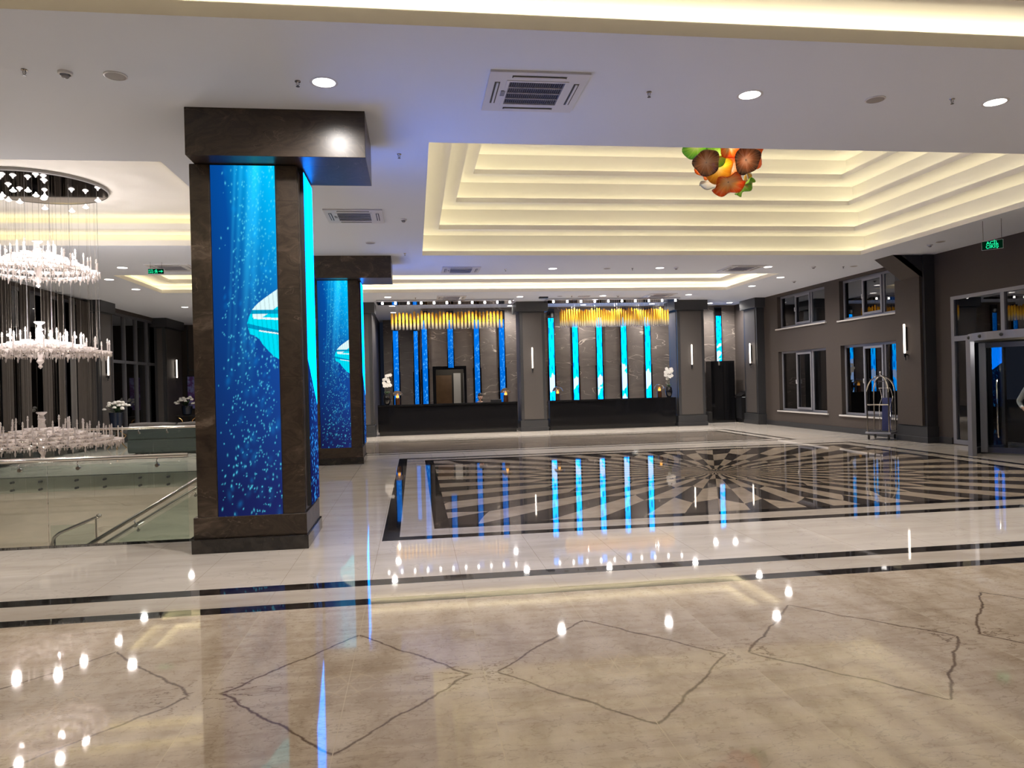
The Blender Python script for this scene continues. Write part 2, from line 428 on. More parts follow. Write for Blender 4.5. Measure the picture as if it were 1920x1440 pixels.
# slab edges round the void
for a, b in (((VX0, VY0), (VX1, VY0)), ((VX1, VY0), (VX1, VY1)), ((VX1, VY1), (VX0, VY1)), ((VX0, VY1), (VX0, VY0))):
    mb.quad((a[0], a[1], 0), (b[0], b[1], 0), (b[0], b[1], -.45), (a[0], a[1], -.45))
mb.build('floor', [M['fnear'], M['flight'], M['fband'], M['granite'], M['medal'], M['fcarpet']], kind='structure')
# lower storey seen through the stair opening
mb = MB(); mb.box(VX0-4, VY0-3, -3.6, VX1+1.2, VY1+3, -3.5); mb.build('floor_lower', M['creammarble'], kind='structure')
mb = MB(); mb.box(VX0-4, VY1+.02, -3.5, VX1+1.2, VY1+.2, -.452)
mb.box(VX1+.02, VY0-3, -3.5, VX1+.2, VY1, -.452); mb.box(VX0-.2, VY0-3, -3.5, VX0-.02, VY1, -.452)
mb.build('wall_lower', M['creammarble'], kind='structure')

# ------------------------------------------------------------------ ceiling with stepped trays
TR = {'main': (.24, 10.75, 8.70, 16.25), 'near': (-5.2, 9.5, -2.0, 5.88), 'mid': (-2.0, 10.2, 19.15, 22.65), 'left': (-9.2, -3.09, 9.62, 15.12), 'lounge': (-7.25, -3.4, 18.92, 22.35)}
cx_ = sorted(set([-10, 12.65] + [v for t_ in TR.values() for v in t_[:2]])); cy_ = sorted(set([-5, 33.2] + [v for t_ in TR.values() for v in t_[2:]]))
mb = MB()
for x0, x1 in zip(cx_, cx_[1:]):
    for y0, y1 in zip(cy_, cy_[1:]):
        mx, my = (x0+x1)/2, (y0+y1)/2
        if any(a < mx < b and c < my < d for a, b, c, d in TR.values()): continue
        mb.quad((x0, y0, CE), (x0, y1, CE), (x1, y1, CE), (x1, y0, CE))
mb.build('ceiling', M['plaster'], kind='structure')
def ring(mb, A, B, z0, z1):          # frame between outer rect A and inner rect B (x0,x1,y0,y1)
    ax0, ax1, ay0, ay1 = A; bx0, bx1, by0, by1 = B
    mb.box(ax0, ay0, z0, ax1, by0, z1); mb.box(ax0, by1, z0, ax1, ay1, z1)
    mb.box(ax0, by0, z0, bx0, by1, z1); mb.box(bx1, by0, z0, ax1, by1, z1)
tn = 0
def grow(R, d): return (R[0]-d, R[1]+d, R[2]-d, R[3]+d)
def tray(key, levels, dz, ins, setb, lip=.10, lm='led'):
    global tn
    tn += 1
    R = TR[key]; z = CE; mb = MB(); led = MB()
    for k in range(levels):
        out = grow(R, setb)
        ring(mb, grow(R, .03), R, z+.0005, z+lip)                          # lip
        ring(mb, grow(R, setb+.05), grow(R, .03), z+.0005, z+.02)          # trough shelf
        ring(led, grow(R, setb-.05), grow(R, setb-.08), z+.022, z+.034)            # LED tape in the trough
        zn = z + dz
        ring(mb, grow(R, setb+.05), out, z+.02, zn+.01)                    # back wall
        nR = (R[0]+ins[0], R[1]-ins[0], R[2]+ins[1], R[3]-ins[1])
        if k < levels-1:
            ring(mb, grow(R, setb+.05), grow(nR, setb+.06), zn, zn+.02)    # soffit out to next shelf
            ring(mb, grow(nR, setb+.06), grow(nR, .03), zn, zn+.0004)
            R = nR; z = zn
        else:
            mb.box(out[0]-.05, out[2]-.05, zn, out[1]+.05, out[3]+.05, zn+.03)
    t_ = mb.build('trim_%d' % tn, M['trayplaster'], kind='structure')
    led.build('led_strip', M[lm], t_)
tray('main', 5, .51, (.365, .345), .30, lm='led_main')
tray('near', 2, .26, (.32, .32), .26, .12)
tray('mid', 2, .26, (.32, .32), .26)
tray('left', 2, .26, (.32, .32), .26, .11, lm='led_left')
tray('lounge', 2, .26, (.32, .32), .26, lm='led_mid')

# ------------------------------------------------------------------ walls
H = CE + .02
XR = 12.65
wA_lo = (21.0, 23.97, .54, 2.58); wA_up = (21.0, 23.97, 3.38, 4.5); wB_lo = (17.4, 20.22, .53, 2.59); wB_up = (17.4, 20.22, 3.34, 4.52)
wall_grid('x', XR, .3, -5, 34, 0, H, [wA_lo, wA_up, wB_lo, wB_up, (10.0, 15.7, 0.02, 3.5)], 'wall_right', M['taupe'])
wall_grid('y', 27.4, .2, .3, 12.65, 0, H, [(.8, 1.84, 0, 2.3)], 'wall_back', M['wallmarble'])
mb = MB(); mb.box(-1.3, 32.0, 0, .3, 32.2, H); mb.box(.3, 27.6, 0, .5, 32, H)
mb.build('wall_recess', M['wallmarble'], kind='structure')
mb = MB(); mb.box(-1.75, 26.0, 0, -1.5, 33.2, H); mb.build('wall_partition', M['panel'], kind='structure')
mb = MB(); mb.box(-10, 33.0, 0, -1.5, 33.2, H); mb.build('wall_far_left', M['taupe'], kind='structure')
mb = MB(); mb.box(-10.2, -5.2, 0, 12.9, -5, H); mb.build('wall_near', M['taupe'], kind='structure')
wall_grid('x', -10.2, .2, -5, 33.2, 0, H, [(10.2, 24.7, .12, 4.5), (25.9, 30.35, .3, 4.47)], 'wall_left', M['taupe'])
mb = MB(); mb.box(XR-.03, -5, 0, XR, 10.0, .16); mb.box(XR-.03, 15.72, 0, XR, 27.4, .16); mb.build('baseboard_right', M['frame'], kind='structure')
mb = MB(); mb.box(-10, -5, 0, -9.96, 33, .2); mb.build('baseboard_left', M['frame'], kind='structure')
# office behind the reception door
mb = MB(); mb.box(.5, 30.4, 0, 3.4, 30.5, 3); mb.box(3.3, 27.6, 0, 3.4, 30.4, 3); mb.box(.5, 27.6, 3, 3.4, 30.4, 3.05)
mb.build('wall_office', M['panel'], kind='structure')
L_ = bpy.data.lights.new('office_fill', 'POINT'); L_.energy = 34; L_.shadow_soft_size = .15; L_.color = (1, .88, .7)  # fill light added to brighten the office, it has no fixture
lo = bpy.data.objects.new('office_fill', L_); COL.objects.link(lo); lo.location = (1.7, 28.6, 2.6)

# ------------------------------------------------------------------ windows (right wall)
wn = 0
def window(Y0, Y1, z0, z1, handle_y=None, sill=True):
    global wn; wn += 1
    r = empty('window_%d' % wn, (XR, Y0, z0), kind='structure')
    W = Y1-Y0; Hh = z1-z0; x0, x1 = .13, .19
    f = MB(); t = .07
    f.box(x0, 0, 0, x1, W, t); f.box(x0, 0, Hh-t, x1, W, Hh)
    f.box(x0, 0, t, x1, t, Hh-t); f.box(x0, W-t, t, x1, W, Hh-t)
    for k in (1, 2): f.box(x0, W*k/3-.035, t, x1, W*k/3+.035, Hh-t)
    f.build('window_frame', M['alu'], r)
    g = MB(); a, b = W/3+.035, W*2/3-.035                      # middle casement
    g.box(x0-.04, a, t, x0, b, t+.07); g.box(x0-.04, a, Hh-t-.07, x0, b, Hh-t)
    g.box(x0-.04, a, t+.07, x0, a+.06, Hh-t-.07); g.box(x0-.04, b-.06, t+.07, x0, b, Hh-t-.07)
    g.build('casement', M['alu'], r)
    p = MB(); p.box(x0+.02, t, t, x0+.028, W-t, Hh-t); p.build('pane', M['pane'], r)
    h = MB(); hy = b-.03; h.box(x0-.06, hy-.012, Hh*.45, x0-.04, hy+.012, Hh*.45+.05); h.box(x0-.08, hy-.01, Hh*.45+.01, x0-.06, hy+.01, Hh*.45+.14)
    h.build('window_handle', M['white'], r)
    if sill:
        s_ = MB(); s_.bbox(-.06, -.08, -.045, .13, W+.08, 0.0, .006); s_.build('window_sill', M['sill'], r)
window(*wA_lo[:2], wA_lo[2], wA_lo[3]); window(*wA_up[:2], wA_up[2], wA_up[3])
window(*wB_lo[:2], wB_lo[2], wB_lo[3]); window(*wB_up[:2], wB_up[2], wB_up[3])
# entrance glazing
r = empty('window_5', (XR, 0, 0), kind='structure')
f = MB()
for (a, b, c, d) in ((10.0, 15.7, .02, .12), (10.0, 15.7, 3.42, 3.5), (10.1, 15.6, 2.44, 2.56), (15.6, 15.7, .12, 3.42), (10.0, 10.1, .12, 3.42), (14.12, 14.22, 2.56, 3.42), (12.4, 12.5, 2.56, 3.42), (14.3, 14.4, .12, 2.44), (11.0, 11.1, .12, 2.44)):
    f.box(.0, a, c, .09, b, d)
f.build('window_frame', M['alu'], r)
p = MB(); p.box(.04, 10.1, 2.56, .05, 15.6, 3.42); p.box(.04, 14.4, .12, .05, 15.6, 2.44); p.build('pane', M['pane'], r)

# ------------------------------------------------------------------ windows (left wall)
for (Y0, Y1, z0, z1, n, tr) in ((10.2, 24.7, .12, 4.5, 14, 2.75), (25.9, 30.35, .3, 4.47, 4, 2.75)):
    wn += 1
    r = empty('window_%d' % wn, (-10.0, Y0, z0), kind='structure'); W = Y1-Y0; Hh = z1-z0
    f = MB(); f.box(-.12, 0, 0, -.04, W, .08); f.box(-.12, 0, Hh-.08, -.04, W, Hh)
    for k in range(n+1): yy = (W-.08)*k/n; f.box(-.12, yy, .08, -.02, yy+.10, Hh-.08)
    f.box(-.12, 0, tr-z0, -.03, W, tr-z0+.1)
    f.build('window_frame', M['alug'], r)
    p = MB(); p.box(-.09, .02, .02, -.08, W-.02, Hh-.02); p.build('pane', M['pane'], r)
# curtains: a pleated drop each
def curtain(Y0, Y1, mat, label):
    mb = MB(); n = int((Y1-Y0)/.035); pts = []
    for i in range(n+1):
        y = Y0+(Y1-Y0)*i/n; pts.append((-9.80+.035*math.sin(i*1.9)+.01*math.sin(i*.7), y))
    for (xa, ya), (xb, yb) in zip(pts, pts[1:]):
        mb.quad((xa, ya, .04), (xb, yb, .04), (xb, yb, 4.5), (xa, ya, 4.5))
        mb.quad((xa-.006, ya, .04), (xa-.006, ya, 4.5), (xb-.006, yb, 4.5), (xb-.006, yb, .04))
    o = mb.build('curtain', mat, smooth=False); tag(o, label, 'curtain', 'floor length curtains on the lounge windows'); return o
CL = ['brown pleated curtain nearest the left edge of the picture', 'narrow brown curtain behind the middle crystal tier', 'brown curtain drop behind the centre of the crystal chandelier', 'brown curtain drop right of the chandelier centre', 'dark brown curtain beside the first wall column with a sconce', 'wide dark brown curtain bunch against the first wall column']
for (a, b, m_, l_) in ((18.9, 19.35, 'curtain', CL[0]), (19.75, 20.15, 'curtain', CL[1]), (20.85, 21.25, 'curtain', CL[2]), (21.7, 22.05, 'curtain', CL[3]), (22.4, 22.75, 'curtain2', 'pale grey-brown curtain left of the wide dark one'), (22.85, 23.72, 'curtain', CL[5])):
    curtain(a, b, M[m_], l_)

# ------------------------------------------------------------------ display panels
def screen_colors(U, V, fish, seed, cyan=0.0, detail=1.0):
    """U,V in 0..1 arrays; returns rgb."""
    rs = np.random.RandomState(seed)
    top = np.clip(V, 0, 1)[..., None]
    deep = np.array([.012, .018, .11]); mid = np.array([.002, .105, .50]); hi = np.array([.0, .62, 1.1])
    tt = np.clip(1.15*top-.08, 0, 1)**.85; c = deep*(1-tt)+mid*tt
    c = c*(.62+.5*U[..., None])
    k = np.clip((top-.55)/.45, 0, 1); glow = np.clip(1.35*U-.35+.5*(V-.8), 0, 1)[..., None]
    c = c*(1-k*glow)+hi*k*glow
    ray = np.zeros_like(U)
    for i in range(7):
        a = rs.uniform(.3, 1.0); s_ = rs.uniform(.35, .6); wd = rs.uniform(.02, .06)
        d = (U-a)-(V-1)*s_*.8; ray += np.exp(-(d/wd)**2)*np.clip((V-.35)/.65, 0, 1)*.35
    c = c+ray[..., None]*np.array([.02, .35, .5])
    return np.clip(c, 0, 1)
FISH = [(1.02, .65), (.9, .635), (.78, .62), (.68, .606), (.6, .59), (.56, .575), (.53, .56), (.515, .55), (.53, .535), (.555, .52), (.63, .515), (.7, .505), (.75, .49), (.82, .475), (.92, .455), (1.02, .445)]
def inpoly(U, V, poly):
    ins = np.zeros(U.shape, bool); n = len(poly)
    for i in range(n):
        x1, y1 = poly[i]; x2, y2 = poly[(i+1) % n]
        if y1 == y2: continue
        cnd = ((y1 > V) != (y2 > V)) & (U < (x2-x1)*(V-y1)/(y2-y1)+x1)
        ins ^= cnd
    return ins
def screen_mesh(name, w_, h_, res, painter, m_='display'):
    nx, nz = max(2, int(w_/res)), int(h_/res)
    u = np.linspace(0, 1, nx+1); v = np.linspace(0, 1, nz+1); U, V = np.meshgrid(u, v)
    vs_ = np.stack([U*w_, np.zeros_like(U), V*h_], -1).reshape(-1, 3)
    idx = np.arange((nx+1)*(nz+1)).reshape(nz+1, nx+1)
    fs_ = np.stack([idx[:-1, :-1], idx[:-1, 1:], idx[1:, 1:], idx[1:, :-1]], -1).reshape(-1, 4)
    me = bpy.data.meshes.new(name); me.from_pydata(vs_.tolist(), [], fs_.tolist()); me.update()
    c = painter(U, V).reshape(-1, 3); c4 = np.concatenate([c, np.ones((len(c), 1))], 1).astype(np.float32)
    at = me.color_attributes.new('picture', 'FLOAT_COLOR', 'POINT'); at.data.foreach_set('color', c4.ravel())
    me.materials.append(M[m_])
    return me
t = NT('display_picture'); at = t.t.nodes.new('ShaderNodeAttribute'); at.attribute_name = 'picture'
t.fin(t.n('Emission', Color=at.outputs[0], Strength=SCREEN)); M['display'] = t.m
t = NT('display_picture_bright'); at = t.t.nodes.new('ShaderNodeAttribute'); at.attribute_name = 'picture'
t.fin(t.n('Emission', Color=at.outputs[0], Strength=SCREEN*5.0)); M['display_hi'] = t.m
t = NT('display_picture_side'); at = t.t.nodes.new('ShaderNodeAttribute'); at.attribute_name = 'picture'
t.fin(t.n('Emission', Color=at.outputs[0], Strength=SCREEN*16.0)); M['display_side'] = t.m
t = NT('display_picture_mid'); at = t.t.nodes.new('ShaderNodeAttribute'); at.attribute_name = 'picture'
t.fin(t.n('Emission', Color=at.outputs[0], Strength=SCREEN*1.6)); M['display_mid'] = t.m
def drops(U, V, w_, h_, n, seed, vmin=0, vmax=1, big=1.0):
    rs = np.random.RandomState(seed); d = np.zeros_like(U)
    X = U*w_; Z = V*h_
    for i in range(n):
        v0 = rs.uniform(vmin, vmax); u0 = min(.99, max(.01, rs.beta(1.5+1.5*v0, 1.4)))
        r_ = rs.uniform(.0028, .0066)*big; e = rs.uniform(1.0, 2.6); x0, z0 = u0*w_, v0*h_; sl = rs.uniform(-.1, .3)
        i0 = max(0, int((z0-r_*4*e)/h_*(U.shape[0]-1))); i1 = min(U.shape[0], int((z0+r_*4*e)/h_*(U.shape[0]-1))+2)
        j0 = max(0, int((x0-r_*5)/w_*(U.shape[1]-1))); j1 = min(U.shape[1], int((x0+r_*5)/w_*(U.shape[1]-1))+2)
        dx = X[i0:i1, j0:j1]-x0-(Z[i0:i1, j0:j1]-z0)*sl; dz = (Z[i0:i1, j0:j1]-z0)/e
        d[i0:i1, j0:j1] = np.maximum(d[i0:i1, j0:j1], rs.uniform(.35, 1)*np.exp(-((dx**2+dz**2)/(r_*r_))))
    return d
def paint_front(w_, h_):
    def f(U, V):
        c = screen_colors(U, V, True, 3)
        d = drops(U, V, w_, h_, 760, 5)[..., None]; soft = drops(U, V, w_, h_, 90, 8, big=4.2)[..., None]*.25
        c = c+(1-c)*np.clip(d, 0, 1)*np.array([.1, .75, 1.0])+soft*np.array([0, .25, .6])
        ins = inpoly(U, V, FISH); fc = np.zeros(c.shape); fc[:] = (0, .75, .95)
        band = .62-.03*U+.02*np.sin(U*9)
        st = np.abs(((V-.55+.05*U)*60) % 2-1)
        fc = np.where(((V > .585+.02*np.sin(U*7)) & (U > .6))[..., None], np.array([.75, .98, 1.0]), fc)
        fc = np.where((np.abs(V-.583) < .006)[..., None], np.array([0, .35, .6]), fc)
        fc = np.where(((np.abs(V-.572+.01*U) < .003) & (U > .62))[..., None], np.array([.85, 1, 1]), fc)
        fc = np.where((np.abs(V-.545+.045*(U-.5)) < .006)[..., None], np.array([0, .30, .55]), fc)
        fc = np.where(((np.abs(V-.535+.03*(U-.5)) < .002) & (U > .7))[..., None], np.array([.9, 1, 1]), fc)
        fc = fc*(1-.18*((np.sin(U*90+V*40) > .6)[..., None]))
        c = np.where(ins[..., None], fc, c)
        return np.clip(c, 0, 1)
    return f
def paint_side(w_, h_):
    def f(U, V):
        c = screen_colors(U, V, False, 11)*.12
        s_ = (.68+.32*np.sin(U*19+3*np.sin(V*9)))*np.clip((V-.42)/.2, 0, 1)
        c = c*(1-s_[..., None]*.8)*.5+np.array([0, .19, .78])*s_[..., None]
        lo_ = .30+.14*(1-U); body = (V > lo_) & (V < .72-.1*np.abs(np.sin(U*8)))
        c = np.where(body[..., None], np.array([0, .20, .82]), c)
        d = drops(U, V, w_, h_, 260, 15, 0, .4)[..., None]
        return np.clip(c*np.array([1, .8, 1])+d*np.array([.01, .12, .3])*(~body)[..., None], 0, 1.2)
    return f
# ------------------------------------------------------------------ the two big marble columns
SW, SH = .66, 3.74
scr_front = screen_mesh('display_screen', SW, SH, .0048, paint_front(SW, SH))
scr_side = screen_mesh('display_screen', .66, 3.66, .011, paint_side(.66, 3.66), 'display_side')
def put_mesh(name, me, parent, loc, rz=0, label=None):
    o = bpy.data.objects.new(name, me); COL.objects.link(o); o.parent = parent; o.location = loc; o.rotation_euler = (0, 0, rz)
    if label: o['label'] = label
    return o
def big_column(label):
    r = empty('video_column', (-1.755, 8.5, 0), label=label, cat='column', group='marble columns with video screens')
    b = MB(); b.bbox(-.595, -.54, 0, .595, .60, .145, .004); b.build('plinth', M['granite'], r, label='black polished plinth')
    b = MB(); b.bbox(-.585, -.485, .145, .575, .55, .37, .004); b.build('base_block', M['colmarble'], r)
    b = MB(); b.box(-.545, -.45, .37, .545, .45, 4.11); b.build('shaft', M['colmarble'], r)
    b = MB()                                    # raised slabs that frame the screens
    for (x0, x1) in ((-.545, -.345), (.335, .555)): b.bbox(x0, -.472, .372, x1, -.45, 4.10, .003)
    b.bbox(.545, -.45, .40, .565, -.31, 4.05, .003); b.bbox(.545, .36, .40, .565, .45, 4.05, .003)
    b.build('facing_slab', M['colmarble'], r)
    f = MB(); f.box(-.345, -.462, .352, .335, -.45, 4.11); f.build('screen_frame', M['frame'], r)
    put_mesh('display_screen', scr_front, r, (-.335, -.466, .355), 0, 'blue underwater picture with a pale cyan fish')
    f = MB(); f.box(.545, -.31, .42, .60, .36, 4.10); f.build('screen_frame', M['frame'], r)
    put_mesh('display_screen', scr_side, r, (.603, -.30, .42), PI/2, 'bright cyan side picture')
    b = MB(); b.bbox(-.50, -.75, 4.11, 1.305, .34, CE, .004)
    b.build('cap_block', M['colmarble'], r)
    return r
c1 = big_column('large brown marble column with blue screens nearest the camera')
c2 = copy_tree(c1); c2.location = (-1.755, 17.0, 0); c2['label'] = 'second brown marble column with blue screens, half hidden behind the nearest'

# ------------------------------------------------------------------ charcoal panelled columns
def sconce(loc, rz, label):
    r = empty('wall_sconce', loc, rz, label, 'wall lamp', 'tube wall lamps')
    b = MB(); b.lathe([(.018, 0), (.024, .01), (.024, .72), (.018, .73)], (0, -.075, 0), 12); b.build('light_tube', M['sconce'], r, True)
    b = MB(); b.bbox(-.02, -.10, -.10, .02, -.05, .0, .003); b.cyl((0, -.055, -.17), .012, .07, 8); b.box(-.015, -.05, -.06, .015, 0, -.02); b.build('bracket', M['black'], r)
    b = MB(); b.bbox(-.012, -.052, .06, .012, 0, .66, .002); b.build('back_plate', M['black'], r)
    return r
def panel_column(name, x0, x1, y0, y1, label, faces, cap=.12, capdy=0):
    """faces: list of 'front','left','right' to carry the grey inset panel."""
    r = empty('panelled_column', ((x0+x1)/2, (y0+y1)/2, 0), label=label, cat='column', group='charcoal columns with grey inset panels')
    a, b_ = (x1-x0)/2, (y1-y0)/2
    p = MB(); p.bbox(-a-.06, -b_-.06, 0, a+.06, b_+.06, .14, .004); p.build('plinth', M['frame'], r)
    p = MB(); p.bbox(-a-.04, -b_-.04, .14, a+.04, b_+.04, .38, .004); p.build('base_block', M['frame'], r)
    p = MB(); p.box(-a, -b_, .38, a, b_, 4.25); p.build('shaft', M['frame'], r)
    p = MB(); p.bbox(-a-cap, -b_-cap, 4.25, a+cap, b_+cap, CE, .004); p.build('cap_block', M['frame'], r)
    if 'front' in faces: p = MB(); p.bbox(-a+.1, -b_-.014, .42, a-.1, -b_, 4.2, .004); p.build('inset_panel', M['panel'], r)
    if 'left' in faces: p = MB(); p.bbox(-a-.014, -b_+.12, .42, -a, b_-.12, 4.2, .004); p.build('inset_panel', M['panel'], r)
    if 'right' in faces: p = MB(); p.bbox(a, -b_+.12, .42, a+.014, b_-.12, 4.2, .004); p.build('inset_panel', M['panel'], r)
    return r
panel_column('c', 3.74, 4.64, 25.5, 26.4, 'charcoal panelled column between the two reception desks', ('front', 'left', 'right'))
panel_column('c', 9.56, 10.58, 25.5, 26.4, 'charcoal panelled column at the right end of the reception desks', ('front', 'left'))
panel_column('c', -2.5, -1.42, 25.3, 26.2, 'charcoal panelled column seen just right of the second marble column', ('front', 'right'))
panel_column('c', 12.36, 12.72, 24.95, 26.0, 'narrow charcoal column in the far right corner of the lobby', ('left',), .1)
for a, b_, l_ in ((23.85, 24.8, 'charcoal wall column beside the wide brown curtain'), (29.85, 31.85, 'farthest wall column, near the purple painting')):
    panel_column('c', -10.0, -9.6, a, b_, l_, ('right', 'front'), .1)
sconce((4.16, 25.486, 2.24), 0, 'lit tube lamp on the column between the reception desks')
sconce((10.06, 25.486, 2.24), 0, 'lit tube lamp on the column right of the reception desks')
sconce((12.346, 25.35, 2.24), -PI/2, 'lit tube lamp on the far right corner column')
sconce((12.28, 16.75, 2.22), -PI/2, 'lit tube lamp on the column beside the luggage cart')
sconce((-9.586, 24.27, 2.28), PI/2, 'lit tube lamp on the column next to the brown curtains')
sconce((-9.586, 30.9, 2.28), PI/2, 'lit tube lamp near the purple painting')
# column beside the entrance with its sloped bracket
r = empty('entrance_column', (12.5, 16.75, 0), label='taupe wall column with a sloped bracket beside the entrance', cat='column')
p = MB(); p.bbox(-.18, -.60, 0, .149, .56, .14, .004); p.bbox(-.17, -.585, .14, .149, .545, .40, .004); p.build('plinth', M['frame'], r)
p = MB(); p.box(-.14, -.55, .40, .149, .52, CE); p.build('shaft', M['frame'], r)
p = MB(); p.bbox(-.21, -.47, .42, -.14, .45, 4.08, .004); p.build('inset_panel', M['taupe'], r)
p = MB(); p.prism([(-.22, -.5, 4.08), (-.22, .2, 4.08), (-.92, .2, CE-.002), (-.92, -.5, CE-.002)], (.22, 0, .0)); p.build('slope_face', M['taupe'], r)
p = MB(); p.prism([(-.14, -.50, 4.04), (-.90, -.50, CE-.003), (-.14, -.50, CE-.003)], (0, .70, 0)); p.build('bracket', M['frame'], r)

# ------------------------------------------------------------------ reception
def desk(x0, x1, label):
    r = empty('reception_desk', ((x0+x1)/2, 25.8, 0), label=label, cat='desk', group='black reception desks'); a = (x1-x0)/2
    b = MB(); b.box(-a+.04, -.24, 0, a-.04, .3, .12); b.build('kick_board', M['black'], r)
    b = MB(); b.bbox(-a, -.30, .12, a, -.24, 1.02, .004); b.box(-a, -.24, .12, -a+.05, .3, 1.02); b.box(a-.05, -.24, .12, a, .3, 1.02); b.build('front_panel', M['glossblack'], r)
    b = MB(); b.bbox(-a, -.33, 1.02, a, .12, 1.07, .005); b.build('counter_top', M['glossblack'], r)
    b = MB(); b.box(-a+.05, .12, .72, a-.05, .5, .75); b.build('work_surface', M['black'], r)
    return r
desk(-1.28, 3.60, 'left black gloss reception desk with the receptionist behind it')
desk(4.76, 9.44, 'right black gloss reception desk with two lamps and an orchid')

def strip_paint(kind, seed):
    def f(U, V):
        rs = np.random.RandomState(seed)
        base = np.zeros(U.shape+(3,))
        if kind == 'blue':
            base[:] = (.0, .10, .46); base *= (.75+.5*V)[..., None]
            d = drops(U, V, .19, 3.0, 90, seed, big=2.0)[..., None]; base = base+d*np.array([.1, .4, .5])
        else:
            base[:] = (0, .30, 1.25)
            n_ = np.sin(V*40+U*5+seed)+np.sin(V*23-U*9+seed*2)
            base = np.where((n_ > .9)[..., None], np.array([0, .10, .5]), base)
            for k in range(3):
                v0 = rs.uniform(.05, .5) if k else .36; hh = rs.uniform(.03, .09)
                m_ = (np.abs(V-v0-.06*(U-.5)+.01*np.sin(U*9)) < hh*(.6+.5*np.sin(U*3+k)))
                base = np.where(m_[..., None], np.array([.17, .26, .45]), base)
            base = np.where((V > .55+.05*U)[..., None] & (V < .8)[..., None], base*np.array([1, 1.25, 1]), base)
        return np.clip(base, 0, 1)
    return f
def strip(x0, x1, z0, z1, y, kind, seed, label, group='narrow blue display strips behind reception', rz=0):
    r = empty('display_strip', (x0, y, z0), rz, label, 'screen', group); w_ = x1-x0; h_ = z1-z0
    b = MB(); b.box(-.06, 0, -.03, w_+.06, .07, 2.33-z0 if z0 < 2 else .0); b.box(-.035, 0, max(0, 2.33-z0), w_+.035, .07, h_+.35)
    b.build('housing', M['glossblack'], r)
    me = screen_mesh('display_screen', w_, h_, .02, strip_paint(kind, seed), 'display_mid' if kind == 'blue' else 'display_hi'); put_mesh('display_screen', me, r, (0, -.004, 0))
    return r
YB = 27.31
strip(.31, .50, .3, 4.15, YB, 'blue', 1, 'blue display strip at the left edge of the doorway wall')
strip(1.27, 1.47, 2.36, 4.15, YB, 'blue', 2, 'short blue display strip above the staff doorway')
strip(2.26, 2.45, .3, 4.15, YB, 'blue', 3, 'blue display strip behind the receptionist')
strip(3.21, 3.41, .3, 4.15, YB, 'blue', 4, 'blue display strip with a cyan fish left of the middle column')
for i, x in enumerate((5.12, 6.05, 7.0, 7.97, 8.93)):
    strip(x, x+.20, .3, 4.17, YB, 'cyan', 10+i, ['bright cyan display strip just right of the middle column', 'bright cyan display strip, second of the five behind the right desk', 'bright cyan display strip, middle of the five behind the right desk', 'bright cyan display strip, fourth of the five behind the right desk', 'bright cyan display strip nearest the right desk orchid'][i])
strip(11.84, 12.04, 2.35, 4.17, YB, 'cyan', 21, 'short cyan display strip above the black cabinet at far right')
strip(-.88, -.66, .3, 4.12, 31.9, 'blue', 6, 'blue display strip in the deep recess behind the left desk lamp')
strip(.01, .18, .3, 4.1, 31.9, 'blue', 7, 'blue display strip at the right side of the deep recess, left of the doorway wall')

# doorway
r = empty('door_1', (.8, 27.4, 0), kind='structure')
b = MB(); b.box(-.12, -.05, 0, 0, .22, 2.3); b.box(1.04, -.05, 0, 1.14, .22, 2.3); b.box(-.12, -.05, 2.3, 1.14, .22, 2.42); b.build('door_frame', M['glossblack'], r)
b = MB(); b.bbox(.02, 2.70, 0, .72, 2.78, 2.12, .005)
for k in range(9): b.box(.1, 2.69, .25+k*.2, .64, 2.70, .26+k*.2)
b.build('door_leaf', M['wood'], r)
b = MB(); b.bbox(.80, 2.76, 0, 1.1, 2.98, 2.2, .005); b.build('door_lining', M['white'], r)
b = MB(); b.tube([(.95, -.06, 1.0), (.95, -.1, 1.0), (.95, -.1, 1.2), (.95, -.06, 1.2)], .01, 6); b.build('door_handle', M['chrome'], r)
# black cabinet by the far right corner
r = empty('black_cabinet', (11.75, 27.0, 0), label='tall black cabinet under the short cyan display strip', cat='cabinet')
b = MB(); b.bbox(-.4, -.25, .08, .55, .27, 2.38, .006); b.build('body', M['glossblack'], r)
b = MB(); b.bbox(-.36, -.27, .12, .06, -.25, 2.34, .003); b.build('door', M['glossblack'], r)
b = MB(); b.bbox(.09, -.27, .12, .51, -.25, 2.34, .003); b.build('door', M['glossblack'], r)
b = MB(); b.box(-.38, -.22, 0, .53, .25, .08); b.build('plinth', M['black'], r)
b = MB(); b.bbox(11.2, 26.72, 0, 11.34, 27.38, .42, .004)
tag(b.build('low_box', M['black']), 'low black box left of the tall black cabinet', 'box')
r = empty('serving_trolley', (12.5, 26.62, 0), label='black trolley with a white dish beside the tall black cabinet', cat='trolley')
b = MB(); b.bbox(-.16, -.3, .15, .1, .3, .95, .004); b.build('body', M['black'], r)
b = MB(); b.prism([(-.18, -.3, .98), (-.18, .3, .98), (.12, .3, 1.18), (.12, -.3, 1.18)], (0, 0, .02)); b.build('lid', M['glossblack'], r)
b = MB(); b.lathe([(.01, 0), (.08, .01), (.09, .03)], (-.05, -.32, .95), 12); b.build('dish', M['white'], r)
b = MB()
for yy in (-.25, .25): b.cyl((-.1, yy, 0), .05, .04, 10, 'x'); b.v = [(p[0], p[1], p[2]+(.05 if abs(p[2]) < .06 and i >= len(b.v)-20 else 0)) for i, p in enumerate(b.v)]
b.box(-.12, -.28, .05, .08, .28, .15); b.build('caster', M['black'], r)

